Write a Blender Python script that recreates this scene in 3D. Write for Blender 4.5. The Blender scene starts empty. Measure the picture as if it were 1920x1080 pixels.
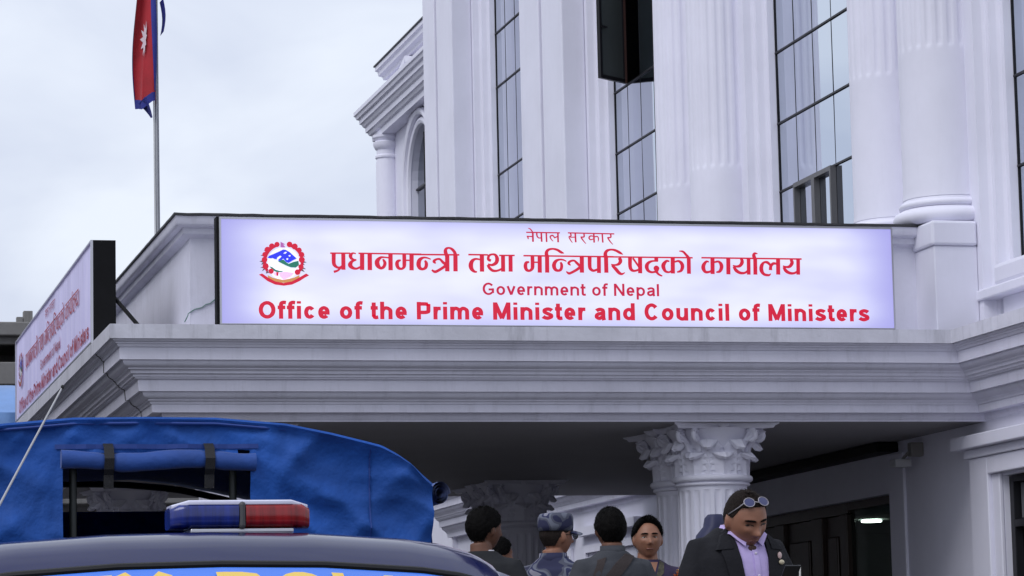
import bpy, bmesh, math, random
import numpy as np
from mathutils import Vector, Matrix, noise
random.seed(7)
PI = math.pi
sc = bpy.context.scene
COL = sc.collection

# ------------------------------------------------------------------ camera
FPX, YAW, PITCH, ROLL, CAMH = 5756.4, 0.24448569, 0.12909056, 0.02168668, 1.3
_f = np.array([math.sin(YAW)*math.cos(PITCH), math.cos(YAW)*math.cos(PITCH), math.sin(PITCH)])
_r = np.array([math.cos(YAW), -math.sin(YAW), 0.0])
_d = np.cross(_f, _r)
_r2 = math.cos(ROLL)*_r + math.sin(ROLL)*_d
_d2 = -math.sin(ROLL)*_r + math.cos(ROLL)*_d
CAMP = np.array([0.0, 0.0, CAMH])
cam = bpy.data.cameras.new('camera')
camo = bpy.data.objects.new('camera', cam)
COL.objects.link(camo)
camo.matrix_world = Matrix(((_r2[0], -_d2[0], -_f[0], 0), (_r2[1], -_d2[1], -_f[1], 0), (_r2[2], -_d2[2], -_f[2], CAMH), (0, 0, 0, 1)))
cam.sensor_width = 36.0
cam.lens = FPX/1920*36.0
cam.clip_start = 0.1
cam.clip_end = 3000
sc.camera = camo

def ray(x, y): return _r2*((x-960)/FPX) + _d2*((y-540)/FPX) + _f
def onX(x, y, X):
    r = ray(x, y); return CAMP + r*(X/r[0])
def onY(x, y, Y):
    r = ray(x, y); return CAMP + r*(Y/r[1])
def atD(x, y, d): return CAMP + ray(x, y)*d

# ------------------------------------------------------------------ sky, sun, exposure
SUN_EL, SUN_AZ = math.radians(48), math.radians(236)   # azimuth clockwise from +Y
w = bpy.data.worlds.new('World'); sc.world = w; w.use_nodes = True
nt = w.node_tree; N = nt.nodes; L = nt.links; N.clear()
out = N.new('ShaderNodeOutputWorld'); bg = N.new('ShaderNodeBackground')
sky = N.new('ShaderNodeTexSky'); sky.sky_type = 'NISHITA'; sky.sun_disc = False
sky.sun_elevation = SUN_EL; sky.sun_rotation = SUN_AZ; sky.air_density = 1.2; sky.dust_density = 3.0
sc_sky = N.new('ShaderNodeVectorMath'); sc_sky.operation = 'SCALE'; sc_sky.inputs['Scale'].default_value = 0.10
tc = N.new('ShaderNodeTexCoord'); mp = N.new('ShaderNodeMapping'); mp.inputs['Scale'].default_value = (5, 5, 11)
mp.inputs['Location'].default_value = (0.3, 0.8, 0.2)
nz = N.new('ShaderNodeTexNoise'); nz.inputs['Scale'].default_value = 1.6; nz.inputs['Detail'].default_value = 5; nz.inputs['Roughness'].default_value = 0.5
nz.inputs['Distortion'].default_value = 0.4
rp = N.new('ShaderNodeValToRGB'); rp.color_ramp.elements[0].position = 0.36; rp.color_ramp.elements[1].position = 0.62
rp.color_ramp.elements[0].color = (0.74, 0.80, 0.96, 1); rp.color_ramp.elements[1].color = (0.93, 0.99, 1.11, 1)
mx = N.new('ShaderNodeMix'); mx.data_type = 'RGBA'; mx.inputs['Factor'].default_value = 0.88
L.new(tc.outputs['Generated'], mp.inputs['Vector']); L.new(mp.outputs[0], nz.inputs['Vector']); L.new(nz.outputs['Fac'], rp.inputs['Fac'])
L.new(sky.outputs[0], sc_sky.inputs[0]); L.new(sc_sky.outputs[0], mx.inputs['A']); L.new(rp.outputs[0], mx.inputs['B'])
L.new(mx.outputs['Result'], bg.inputs['Color']); bg.inputs['Strength'].default_value = 1.0
L.new(bg.outputs[0], out.inputs['Surface'])
sl = bpy.data.lights.new('sun', 'SUN'); so = bpy.data.objects.new('sun', sl); COL.objects.link(so)
sl.energy = 1.5; sl.angle = math.radians(35); sl.color = (0.97, 0.97, 1.0)
_sd = Vector((math.sin(SUN_AZ)*math.cos(SUN_EL), math.cos(SUN_AZ)*math.cos(SUN_EL), math.sin(SUN_EL)))
so.rotation_euler = _sd.to_track_quat('Z', 'Y').to_euler(); so.location = (-20, 10, 40)
sc.view_settings.view_transform = 'Standard'; sc.view_settings.look = 'None'
sc.view_settings.exposure = 0.0; sc.view_settings.gamma = 1.0; sc.view_settings.use_curve_mapping = False
sc.cycles.use_denoising = True
sc.cycles.max_bounces = 8

# ------------------------------------------------------------------ materials
MATS = {}
def mat(name, color, rough=0.6, var=0.0, vscale=3.0, bump=0.0, bscale=60.0, metallic=0.0, spec=0.5, coat=0.0,
        streak=0.0, sheen=0.0, emit=None, estr=0.0, trans=0.0, vstretch=(1, 1, 1)):
    if name in MATS: return MATS[name]
    m = bpy.data.materials.new(name); m.use_nodes = True
    nt = m.node_tree; n = nt.nodes; l = nt.links; b = n['Principled BSDF']
    b.inputs['Base Color'].default_value = (*color, 1); b.inputs['Roughness'].default_value = rough
    b.inputs['Metallic'].default_value = metallic; b.inputs['Specular IOR Level'].default_value = spec
    b.inputs['Coat Weight'].default_value = coat; b.inputs['Coat Roughness'].default_value = 0.04
    b.inputs['Sheen Weight'].default_value = sheen; b.inputs['Transmission Weight'].default_value = trans
    if emit: b.inputs['Emission Color'].default_value = (*emit, 1); b.inputs['Emission Strength'].default_value = estr
    t = n.new('ShaderNodeTexCoord')
    if var or streak:
        mpn = n.new('ShaderNodeMapping'); mpn.inputs['Scale'].default_value = vstretch
        l.new(t.outputs['Object'], mpn.inputs['Vector'])
        nz = n.new('ShaderNodeTexNoise'); nz.inputs['Scale'].default_value = vscale; nz.inputs['Detail'].default_value = 6
        nz.inputs['Roughness'].default_value = 0.6
        l.new(mpn.outputs[0], nz.inputs['Vector'])
        mr = n.new('ShaderNodeMapRange'); mr.inputs['From Min'].default_value = 0.3; mr.inputs['From Max'].default_value = 0.7
        mr.inputs['To Min'].default_value = 1-var; mr.inputs['To Max'].default_value = 1+var*0.5
        l.new(nz.outputs['Fac'], mr.inputs['Value'])
        mu = n.new('ShaderNodeVectorMath'); mu.operation = 'SCALE'; mu.inputs[0].default_value = color
        l.new(mr.outputs[0], mu.inputs['Scale']); last = mu.outputs[0]
        if streak:
            mp2 = n.new('ShaderNodeMapping'); mp2.inputs['Scale'].default_value = (3.0, 3.0, 0.35)
            l.new(t.outputs['Object'], mp2.inputs['Vector'])
            n2 = n.new('ShaderNodeTexNoise'); n2.inputs['Scale'].default_value = 2.2; n2.inputs['Detail'].default_value = 8; n2.inputs['Roughness'].default_value = 0.7
            l.new(mp2.outputs[0], n2.inputs['Vector'])
            m2 = n.new('ShaderNodeMapRange'); m2.inputs['From Min'].default_value = 0.52; m2.inputs['From Max'].default_value = 0.75
            m2.inputs['To Min'].default_value = 1.0; m2.inputs['To Max'].default_value = 1-streak
            l.new(n2.outputs['Fac'], m2.inputs['Value'])
            s2 = n.new('ShaderNodeVectorMath'); s2.operation = 'SCALE'; l.new(last, s2.inputs[0]); l.new(m2.outputs[0], s2.inputs['Scale']); last = s2.outputs[0]
        l.new(last, b.inputs['Base Color'])
    if bump:
        n3 = n.new('ShaderNodeTexNoise'); n3.inputs['Scale'].default_value = bscale; n3.inputs['Detail'].default_value = 4
        l.new(t.outputs['Object'], n3.inputs['Vector'])
        bp = n.new('ShaderNodeBump'); bp.inputs['Strength'].default_value = bump; bp.inputs['Distance'].default_value = 0.01
        l.new(n3.outputs['Fac'], bp.inputs['Height']); l.new(bp.outputs[0], b.inputs['Normal'])
    MATS[name] = m
    return m

M_white = mat('white_wall_paint', (0.745, 0.74, 0.845), 0.6, var=0.06, vscale=0.9, bump=0.15, bscale=9, streak=.035)
M_canopy = mat('weathered_white_paint', (0.74, 0.735, 0.85), 0.65, var=0.09, vscale=1.6, bump=0.2, bscale=25, streak=0.16)
M_slab = mat('weathered_slab_edge', (0.64, 0.64, 0.72), 0.75, var=0.14, vscale=2.4, bump=0.3, bscale=18, streak=0.34)
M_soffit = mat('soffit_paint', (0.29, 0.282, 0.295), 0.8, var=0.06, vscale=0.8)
M_grime = mat('dark_flashing', (0.05, 0.05, 0.055), 0.7, var=0.3, vscale=6, bump=0.4, bscale=30)
M_dark = mat('dark_frame_metal', (0.012, 0.012, 0.015), 0.4, var=0.1, vscale=5, spec=.25)
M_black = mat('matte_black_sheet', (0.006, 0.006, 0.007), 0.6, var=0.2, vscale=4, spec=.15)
M_glass = mat('mirror_tinted_glass', (0.59, 0.64, 0.72), 0.015, metallic=1.0)
M_darkglass = mat('dark_window_glass', (0.012, 0.014, 0.018), 0.03, spec=0.6)
M_wood = mat('dark_brown_wood', (0.035, 0.018, 0.012), 0.35, var=0.35, vscale=6, vstretch=(1, 1, 0.12))
M_alu = mat('aluminium_trim', (0.55, 0.55, 0.60), 0.35, metallic=0.7, var=0.05)
M_asphalt = mat('asphalt', (0.052, 0.05, 0.052), 0.85, var=0.25, vscale=1.5, bump=0.4, bscale=80)
M_pave = mat('stone_paving', (0.075, 0.072, 0.072), 0.8, var=0.2, vscale=2, bump=0.3, bscale=40)
M_conc = mat('bare_concrete', (0.20, 0.195, 0.19), 0.9, var=0.25, vscale=0.5, bump=0.3, bscale=10, streak=0.3)
M_interior = mat('dim_interior', (0.34, 0.39, 0.37), 0.8, var=0.1, vscale=0.7)

# ------------------------------------------------------------------ mesh helpers
class MB:
    def __init__(s): s.v = []; s.f = []
    def add(s, vs, fs):
        o = len(s.v); s.v += [tuple(float(c) for c in p) for p in vs]; s.f += [tuple(i+o for i in f) for f in fs]; return s
    def box(s, x0, x1, y0, y1, z0, z1):
        v = [(x, y, z) for z in (z0, z1) for y in (y0, y1) for x in (x0, x1)]
        return s.add(v, [(0, 2, 3, 1), (4, 5, 7, 6), (0, 1, 5, 4), (2, 6, 7, 3), (0, 4, 6, 2), (1, 3, 7, 5)])
    def bbox(s, x0, x1, y0, y1, z0, z1, b=0.01):     # box with chamfered edges
        bm = bmesh.new(); bmesh.ops.create_cube(bm, size=1)
        for v in bm.verts: v.co = Vector(((x0+x1)/2+v.co.x*(x1-x0), (y0+y1)/2+v.co.y*(y1-y0), (z0+z1)/2+v.co.z*(z1-z0)))
        bmesh.ops.bevel(bm, geom=bm.edges[:], offset=b, segments=2, affect='EDGES', profile=0.5)
        return s.bm(bm)
    def bm(s, bm, M=None):
        bm.verts.index_update()
        vs = [(M @ v.co if M else v.co)[:] for v in bm.verts]; fs = [[v.index for v in f.verts] for f in bm.faces]; bm.free()
        return s.add(vs, fs)
    def grid(s, P, closeu=False, closev=False):       # P[i][j] points
        P = [list(r) for r in P]; n = len(P); m = len(P[0]); fs = []
        for i in range(n if closeu else n-1):
            for j in range(m if closev else m-1):
                a, b = i, (i+1) % n; c, d = j, (j+1) % m
                fs.append((a*m+c, b*m+c, b*m+d, a*m+d))
        return s.add([p for r in P for p in r], fs)
    def tube(s, pts, rad, seg=8, cap=True):
        pts = [Vector(p) for p in pts]; rad = rad if isinstance(rad, (list, tuple)) else [rad]*len(pts)
        rows = []; up = None
        for i, p in enumerate(pts):
            t = (pts[min(i+1, len(pts)-1)] - pts[max(i-1, 0)]).normalized()
            if up is None: up = Vector((0, 0, 1)) if abs(t.z) < 0.9 else Vector((1, 0, 0))
            a = t.cross(up).normalized(); up = a.cross(t).normalized()
            rows.append([p + (a*math.cos(k*2*PI/seg) + up*math.sin(k*2*PI/seg))*rad[i] for k in range(seg)])
        o = len(s.v); s.grid(rows, closev=True)
        if cap:
            n = len(rows); s.f.append(tuple(o+k for k in range(seg))[::-1]); s.f.append(tuple(o+(n-1)*seg+k for k in range(seg)))
        return s
    def lathe(s, prof, c=(0, 0, 0), seg=24, fn=None):  # prof [(r,z)]; fn(ang, r, z) -> r
        rows = []
        for r, z in prof:
            rows.append([(c[0]+(fn(a, r, z) if fn else r)*math.cos(a), c[1]+(fn(a, r, z) if fn else r)*math.sin(a), c[2]+z)
                         for a in [k*2*PI/seg for k in range(seg)]])
        o = len(s.v); s.grid(rows, closev=True); n = len(rows)
        s.f.append(tuple(o+k for k in range(seg))[::-1]); s.f.append(tuple(o+(n-1)*seg+k for k in range(seg)))
        return s
    def loft(s, rings, seg=24, p=2.0):                # rings (cx,cy,cz,rx,ry), superellipse exponent p
        rows = []
        for cx, cy, cz, rx, ry in rings:
            row = []
            for k in range(seg):
                a = k*2*PI/seg; c, si = math.cos(a), math.sin(a)
                row.append((cx+rx*math.copysign(abs(c)**(2/p), c), cy+ry*math.copysign(abs(si)**(2/p), si), cz))
            rows.append(row)
        o = len(s.v); s.grid(rows, closev=True); n = len(rows)
        s.f.append(tuple(o+k for k in range(seg))[::-1]); s.f.append(tuple(o+(n-1)*seg+k for k in range(seg)))
        return s
    def ell(s, c, r, seg=16, rings=10, M=None):
        rows = []
        for i in range(1, rings):
            t = i*PI/rings
            rows.append([(r[0]*math.sin(t)*math.cos(a), r[1]*math.sin(t)*math.sin(a), -r[2]*math.cos(t)) for a in [k*2*PI/seg for k in range(seg)]])
        vs = [p for row in rows for p in row] + [(0, 0, -r[2]), (0, 0, r[2])]
        if M is not None: vs = [(M @ Vector(p))[:] for p in vs]
        vs = [(p[0]+c[0], p[1]+c[1], p[2]+c[2]) for p in vs]
        n = len(rows); fs = []
        for i in range(n-1):
            for k in range(seg): fs.append((i*seg+k, i*seg+(k+1) % seg, (i+1)*seg+(k+1) % seg, (i+1)*seg+k))
        B, T = n*seg, n*seg+1
        for k in range(seg): fs.append((B, (k+1) % seg, k)); fs.append((T, (n-1)*seg+k, (n-1)*seg+(k+1) % seg))
        return s.add(vs, fs)
    def mesh(s, name, m, smooth=False, shift=(0, 0, 0)):
        me = bpy.data.meshes.new(name)
        me.from_pydata([(p[0]-shift[0], p[1]-shift[1], p[2]-shift[2]) for p in s.v], [], s.f)
        bm = bmesh.new(); bm.from_mesh(me); bmesh.ops.recalc_face_normals(bm, faces=bm.faces); bm.to_mesh(me); bm.free()
        if m is not None: me.materials.append(m)
        if smooth:
            me.polygons.foreach_set('use_smooth', [True]*len(me.polygons))
            if smooth != 'all': me.set_sharp_from_angle(angle=math.radians(38))
        me.update(); return me

def link(name, me, parent=None, loc=None):
    o = bpy.data.objects.new(name, me); COL.objects.link(o)
    if parent is not None: o.parent = parent
    if loc is not None: o.location = loc
    return o
def root_loc(p):
    t = Vector((0, 0, 0))
    while p is not None: t += p.location; p = p.parent
    return t
def part(name, mb, m, parent=None, smooth=False):      # world coordinates in, child shifted to its root
    return link(name, mb.mesh(name, m, smooth, root_loc(parent) if parent else (0, 0, 0)), parent)
def tag(o, label=None, cat=None, group=None, kind=None):
    if label: o['label'] = label
    if cat: o['category'] = cat
    if group: o['group'] = group
    if kind: o['kind'] = kind
    return o
def thing(name, label, cat, loc=(0, 0, 0), group=None):
    o = bpy.data.objects.new(name, None); COL.objects.link(o); o.location = loc; o.empty_display_size = 0.3
    return tag(o, label, cat, group)
def solo(name, mb, m, label, cat, base, smooth=False, group=None):   # a thing that is one mesh, origin at its base
    o = link(name, mb.mesh(name, m, smooth, base), None, base); return tag(o, label, cat, group)
def arc(c, r, a0, a1, n=5):
    return [(c[0]+r*math.cos(math.radians(a0+(a1-a0)*i/n)), c[1]+r*math.sin(math.radians(a0+(a1-a0)*i/n))) for i in range(n+1)]

# ------------------------------------------------------------------ ground
g = MB()
g.grid([[(x, y, 0) for y in (-300, 0, 60, 900)] for x in (-600, 0, 30, 700)])
tag(part('ground', g, M_asphalt), kind='structure')
g = MB().bbox(2.45, 60, 9.6, 13.9, 0.004, 0.41, 0.02)
tag(part('pavement', g, M_pave), kind='structure')
g = MB().bbox(2.45, 14.5, 13.92, 62, 0.004, 0.55, 0.02)
tag(part('forecourt', g, M_pave), kind='structure')

# ------------------------------------------------------------------ canopy and facade geometry numbers
X0, Y0, XF, YB = 3.521, 31.0, 12.635, 44.69            # slab edges: left, front, facade slab edge, back
XG, XW, XP = 13.5, 13.14, 12.75                        # glass plane, wall face, pilaster front
ZS, ZSOF = 5.04, 4.095
PROF = [(0, ZS), (0, 4.893), (0.030, 4.891)]
PROF += [(0.034, 4.880), (0.046, 4.868), (0.062, 4.862), (0.066, 4.850), (0.078, 4.846), (0.086, 4.832), (0.092, 4.818), (0.108, 4.814)]
PROF += [(0.112, 4.690), (0.146, 4.688)]
PROF += [(0.148, 4.668), (0.160, 4.648), (0.180, 4.628), (0.206, 4.615), (0.212, 4.602), (0.224, 4.596), (0.236, 4.580), (0.240, 4.562),
         (0.256, 4.556), (0.264, 4.544), (0.268, 4.530), (0.284, 4.526), (0.290, 4.512), (0.312, 4.506), (0.320, 4.498)]
PROF += [(0.330, 4.387), (0.370, 4.385), (0.374, 4.366), (0.388, 4.344), (0.412, 4.322), (0.436, 4.312), (0.440, 4.300), (0.452, 4.296), (0.462, 4.282), (0.466, 4.268), (0.480, 4.264)]
PROF += [(0.488, 4.182), (0.600, 4.184), (0.604, 4.150), (0.612, 4.12), (0.622, 4.112), (0.624, ZSOF)]
def sweep(mb, prof, path):      # path(d) -> list of xy for inset d
    rows = [[(x, y, z) for x, y in path(d)] for d, z in prof]
    return mb.grid(rows)

canopy = thing('entrance_canopy', 'projecting white entrance canopy with stepped cornice on clustered fluted columns', 'canopy', (8.0, 37.8, 0.55))
path_c = lambda d: [(XF+d, Y0+d), (X0+d, Y0+d), (X0+d, YB-d), (XF+d, YB-d)]
part('cornice', sweep(MB(), PROF[2:], path_c), M_canopy, canopy, True)
def slab_path(d): return path_c(0)
mb = sweep(MB(), [(0, ZS), (0, 4.893)], path_c)
mb.add([(XF, Y0, ZS), (X0, Y0, ZS), (X0, YB, ZS), (XF, YB, ZS)], [(0, 1, 2, 3)])
mb.add([(XF, Y0, 4.893), (X0, Y0, 4.893), (X0, YB, 4.893), (XF, YB, 4.893), (XF+.03, Y0+.03, 4.891), (X0+.03, Y0+.03, 4.891), (X0+.03, YB-.03, 4.891), (XF+.03, YB-.03, 4.891)],
       [(0, 1, 5, 4), (1, 2, 6, 5), (2, 3, 7, 6)])
part('slab_edge', mb, M_slab, canopy)
e = 0.624
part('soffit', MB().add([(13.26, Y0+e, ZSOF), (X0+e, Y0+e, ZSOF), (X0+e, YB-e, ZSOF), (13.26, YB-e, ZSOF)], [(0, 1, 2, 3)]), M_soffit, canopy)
# parapet with moulded coping
PP = [(0.955, ZS-0.01), (0.955, 6.068), (0.945, 6.072), (0.935, 6.082), (0.90, 6.098), (0.878, 6.104), (0.872, 6.112), (0.866, 6.170), (0.82, 6.176), (0.80, 6.192), (0.79, 6.205), (0.782, 6.285)]
path_p = lambda d: [(12.66, Y0+d), (X0+d, Y0+d), (X0+d, YB-d), (12.66, YB-d)]
part('parapet', sweep(MB(), PP, path_p), M_canopy, canopy, True)
FL = [(0.776, 6.284), (0.764, 6.290), (0.764, 6.312), (1.2, 6.316)]
mb = MB(); pf = path_p
rows = []
for d, z in FL:
    row = []
    P = path_p(d)
    for i in range(3):
        n = 60 if i != 1 else 80
        for k in range(n):
            a, b = P[i], P[i+1]; t = k/n
            jit = 0.006*noise.noise(Vector((a[0]+(b[0]-a[0])*t, a[1]+(b[1]-a[1])*t, 3.0))*7) if d < 1 else 0
            row.append((a[0]+(b[0]-a[0])*t, a[1]+(b[1]-a[1])*t, z+jit))
    rows.append(row)
part('parapet_flashing', mb.grid(rows), M_grime, canopy)
part('roof_deck', MB().box(X0+1.0, 12.6, Y0+1.0, YB-1.0, ZS+0.004, ZS+0.05), M_conc, canopy)

# columns: fluted shaft, torus ring, bell, acanthus leaves, volutes, abacus
RC = 0.40
ZB = 0.55
def flute(n, depth, z0, z1):
    def fn(a, r, z):
        if z < z0 or z > z1: return r
        u = (a*n/(2*PI)) % 1.0
        k = abs(u-0.5)/0.30
        e = min(1.0, (z-z0)/0.09, (z1-z)/0.09)
        return r - (depth*math.sqrt(max(0, 1-k*k))*math.sqrt(max(0, e)) if k < 1 else 0)
    return fn
def column_meshes():
    zn = 3.475                                            # top of shaft (world z)
    prof = [(RC*1.02, 0.30), (RC*1.02, 0.33), (RC, 0.36)] + [(RC*(1-0.05*(k/14)), 0.42+(zn-0.09-0.42)*k/14) for k in range(15)]
    zt = zn-0.09-0.0
    pr2 = []
    for r, z in prof: pr2.append((r, z))
    for k in range(1, 6): pr2.append((RC*0.95, zt-0.06+0.012*k+0.0))
    pr2 = sorted(pr2, key=lambda q: q[1]) + [(RC*0.95, zn-0.05), (RC*0.95, zn)]
    shaft = MB().lathe(pr2, seg=20*12, fn=flute(20, 0.022, 0.45, zt))
    ring = MB().lathe([(RC*0.93, zn-0.045)] + [(RC*1.0+x, zn+y) for x, y in arc((0, -0.028), 0.017, -90, 90, 4)] + [(RC*0.99, zn-0.01), (RC*1.0, zn)]
                      + [(RC*1.03+x, zn+y) for x, y in arc((0, 0.035), 0.036, -80, 80, 7)] + [(RC*0.95, zn+0.075)], seg=48)
    base = MB().lathe([(RC*1.28+x, y) for x, y in arc((0, 0.20), 0.06, -90, 90, 6)] + [(RC*1.15, 0.265)] + [(RC*1.12+x, y) for x, y in arc((0, 0.285), 0.02, -90, 90, 4)] + [(RC*1.0, 0.31)], seg=40)
    base.box(-RC*1.42, RC*1.42, -RC*1.42, RC*1.42, 0, 0.14)
    zc0, zc1 = zn+0.06, 4.0
    bell = MB().lathe([(RC*0.93, zc0), (RC*0.94, zc0+0.15), (RC*0.98, zc0+0.30), (RC*1.08, zc0+0.42), (RC*1.22, zc0+0.49), (RC*1.24, zc0+0.515)], seg=48)
    ab = MB(); A = []                                      # abacus with concave sides
    for zz, s in ((zc0+0.505, 1.0), (zc0+0.53, 1.03), (zc0+0.545, 1.09), (zc0+0.62, 1.11), (4.12, 1.16)):
        row = []
        for q in range(4):
            for k in range(9):
                t = -1+2*k/9.0
                x, y = 0.545*s*t, -(0.545-0.10*(1-t*t))*s
                c, si = math.cos(q*PI/2), math.sin(q*PI/2); row.append((x*c-y*si, x*si+y*c, zz))
        A.append(row)
    o = len(ab.v); ab.grid(A, closev=True); ab.f.append(tuple(range(o+len(A[0])*4, o+len(A[0])*5))); ab.f.append(tuple(range(o, o+len(A[0])))[::-1])
    def leaf(h, wd, curl, r0, r1):
        rows = []; n = 15; m = 12
        for i in range(n+1):
            t = i/n
            z = zc0 + h*min(1, t*1.12)*(1 if t < 0.84 else 1-(t-0.84)*1.9)
            rr = r0 + (r1-r0)*t**2 + curl*max(0, t-0.62)**1.5*1.9
            wloc = wd*(0.78+0.42*math.sin(PI*min(1, t*0.92+0.06)))*(1-0.35*max(0, t-0.8)/0.2)
            wloc *= 1+0.16*math.cos(t*9*PI)               # lobed edge
            row = []
            for j in range(m+1):
                u = -1+2*j/m
                rib = 0.016*(1-abs(u))**1.5 - 0.010*(1-math.cos(u*3*PI))*0.5
                row.append((u*wloc, -(rr+rib-0.03*u*u), z-0.02*abs(u)*math.cos(t*9*PI)*0.5))
            rows.append(row)
        b2 = [[(p[0]*0.92, p[1]+0.034, p[2]-0.022) for p in r] for r in rows]
        mb = MB().grid(rows); mb.grid(b2)
        for a, b in ((rows[0], b2[0]), (rows[-1], b2[-1]), ([r[0] for r in rows], [r[0] for r in b2]), ([r[-1] for r in rows], [r[-1] for r in b2])): mb.grid([a, b])
        return mb
    lf1 = leaf(0.27, 0.135, 0.22, RC*1.02, RC*1.08)
    lf2 = leaf(0.42, 0.120, 0.22, RC*1.0, RC*1.14)
    vol = MB(); pts = []                                   # corner volute: rising stalk and spiral
    for k in range(8):
        t = k/7; pts.append((0, -(RC*1.02+0.20*t**2.2), zc0+0.26+0.20*t))
    cx, cz = -(RC*1.22+0.055), zc0+0.43
    for k in range(22):
        a = math.radians(120-k*30); r = 0.072*(1-k/26); pts.append((0, cx - r*math.cos(a)*1.0, cz+r*math.sin(a)))
    rad = [0.034]*8+[0.03*(1-k/40) for k in range(22)]
    vol.tube(pts, rad, 8)
    ros = MB().ell((0, -(RC*1.14), zc0+0.56), (0.075, 0.045, 0.06), 12, 8)
    return dict(shaft=shaft, ring=ring, base=base, bell=bell, abacus=ab, leaf1=lf1, leaf2=lf2, volute=vol, rosette=ros)
CM = {k: v.mesh(k, M_white, True, (0, 0, ZB) if k not in ('base',) else (0, 0, 0)) for k, v in column_meshes().items()}
# shaft meshes are in world z; base starts at the floor
def put_column(x, y, parent, detail=True):
    rl = root_loc(parent)
    sh = link('column', CM['shaft'], parent, (x-rl.x, y-rl.y, ZB-rl.z))
    link('column_base', CM['base'], sh); link('astragal_ring', CM['ring'], sh); link('capital_bell', CM['bell'], sh); link('abacus', CM['abacus'], sh)
    for k in range(8):
        o = link('acanthus_leaf', CM['leaf1'], sh); o.rotation_euler.z = k*PI/4
        o = link('acanthus_leaf', CM['leaf2'], sh); o.rotation_euler.z = k*PI/4+PI/8
    for k in range(4):
        for s in (-1, 1):
            o = link('volute', CM['volute'], sh); o.rotation_euler.z = k*PI/2+PI/4+s*0.16
        o = link('rosette', CM['rosette'], sh); o.rotation_euler.z = k*PI/2
    return sh
for (x, y) in ((10.275, 32.27), (10.275, 33.11), (10.275, 41.2), (10.275, 42.04), (5.0, 32.45), (5.0, 42.04)):
    put_column(x, y, canopy)

# ------------------------------------------------------------------ building
bld = thing('government_building', 'tall white building with giant pilasters, columns and mirrored windows behind the canopy', 'building', (14.0, 40.0, 0.0))
# lower wall and cornice on both sides of the canopy
for path in (lambda d: [(XF+d, 19.0), (XF+d, Y0+d)], lambda d: [(XF+d, YB-d), (XF+d, 58.2)]):
    part('cornice', sweep(MB(), PROF[2:], path), M_canopy, bld, True)
for ya, yb in ((19.0, Y0), (YB, 58.2)):
    mb = MB().add([(XF, ya, 4.893), (XF, yb, 4.893), (XF, yb, ZS), (XF, ya, ZS), (XG+.2, ya, ZS), (XG+.2, yb, ZS), (XF+.03, ya, 4.891), (XF+.03, yb, 4.891)], [(0, 1, 2, 3), (3, 2, 5, 4), (0, 1, 7, 6)])
    part('slab_edge', mb, M_slab, bld)
XL = 13.26
mb = MB()
def wallX(mb, X, y0, y1, z0, z1, t=0.3): return mb.box(X, X+t, y0, y1, z0, z1)
# lower wall with a window opening (Y 27.6..31.2) and the entrance opening (Y 34.6..40.6)
wallX(mb, XL, 31.20, 34.6, 0.2, 4.6); wallX(mb, XL, 27.6, 31.20, 3.47, 4.6); wallX(mb, XL, 27.6, 31.20, 0.2, 1.3); wallX(mb, XL, 19, 27.6, 0.2, 4.6)
wallX(mb, XL, 34.6, 40.6, 3.5, 4.6); wallX(mb, XL, 40.6, 58.2, 0.2, 4.6)
part('lower_wall', mb, M_white, bld)
# panel mouldings on the lower wall beyond the canopy
for ya in (45.3, 49.3, 53.3):
    mb = MB(); z0, z1, yb = 1.2, 3.55, ya+3.2
    for (a, b, c, d) in ((ya, yb, z1-.12, z1), (ya, yb, z0, z0+.12), (ya, ya+.12, z0+.12, z1-.12), (yb-.12, yb, z0+.12, z1-.12)): mb.box(XL-.06, XL-.004, a, b, c, d)
    part('wall_panel_moulding', mb, M_white, bld)
    mb = MB().box(XL-.16, XL-.004, ya-.15, yb+.15, 3.70, 3.84)
    part('wall_hood_moulding', mb, M_white, bld)
# lower right window: hood, architrave, dark frames
win = part('window', MB().box(XL+.16, XL+.20, 27.6, 31.2, 1.3, 3.47), M_darkglass, bld)
for nm, bx in (('window_hood', (XL-.22, XL-.004, 26.6, 32.17, 3.80, 3.945)), ('window_hood_bed', (XL-.13, XL-.006, 26.7, 32.0, 3.70, 3.797)),
               ('window_architrave', (XL-.10, XL-.004, 31.42, 31.92, 0.9, 3.697)), ('window_architrave', (XL-.10, XL-.004, 26.9, 31.417, 3.50, 3.697)),
               ('window_architrave', (XL-.05, XL-.003, 31.203, 31.417, 0.9, 3.497))):
    part(nm, MB().bbox(*bx, 0.012), M_white, win)
for bx in ((31.08, 31.19, 1.31, 3.46), (30.2, 30.27, 1.31, 3.46), (29.3, 29.37, 1.31, 3.46), (27.61, 31.08, 2.90, 2.98), (27.61, 31.08, 3.39, 3.46)):
    part('window_bar', MB().bbox(XL+.06, XL+.155, *bx, 0.006), M_dark, win)
for ya in (30.45, 30.0, 29.6):
    part('curtain', MB().grid([[(XL+.15+0.004*math.sin(k*1.9), ya-k*0.022, z) for z in (1.35, 2.86)] for k in range(9)]), mat('pale_curtain', (.30, .29, .31), .9), win)
part('pane_reflector', MB().box(XL+.135, XL+.15, 30.30, 31.05, 3.0, 3.38), mat('milky_pane', (.14, .145, .16), .1), win)
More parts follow.
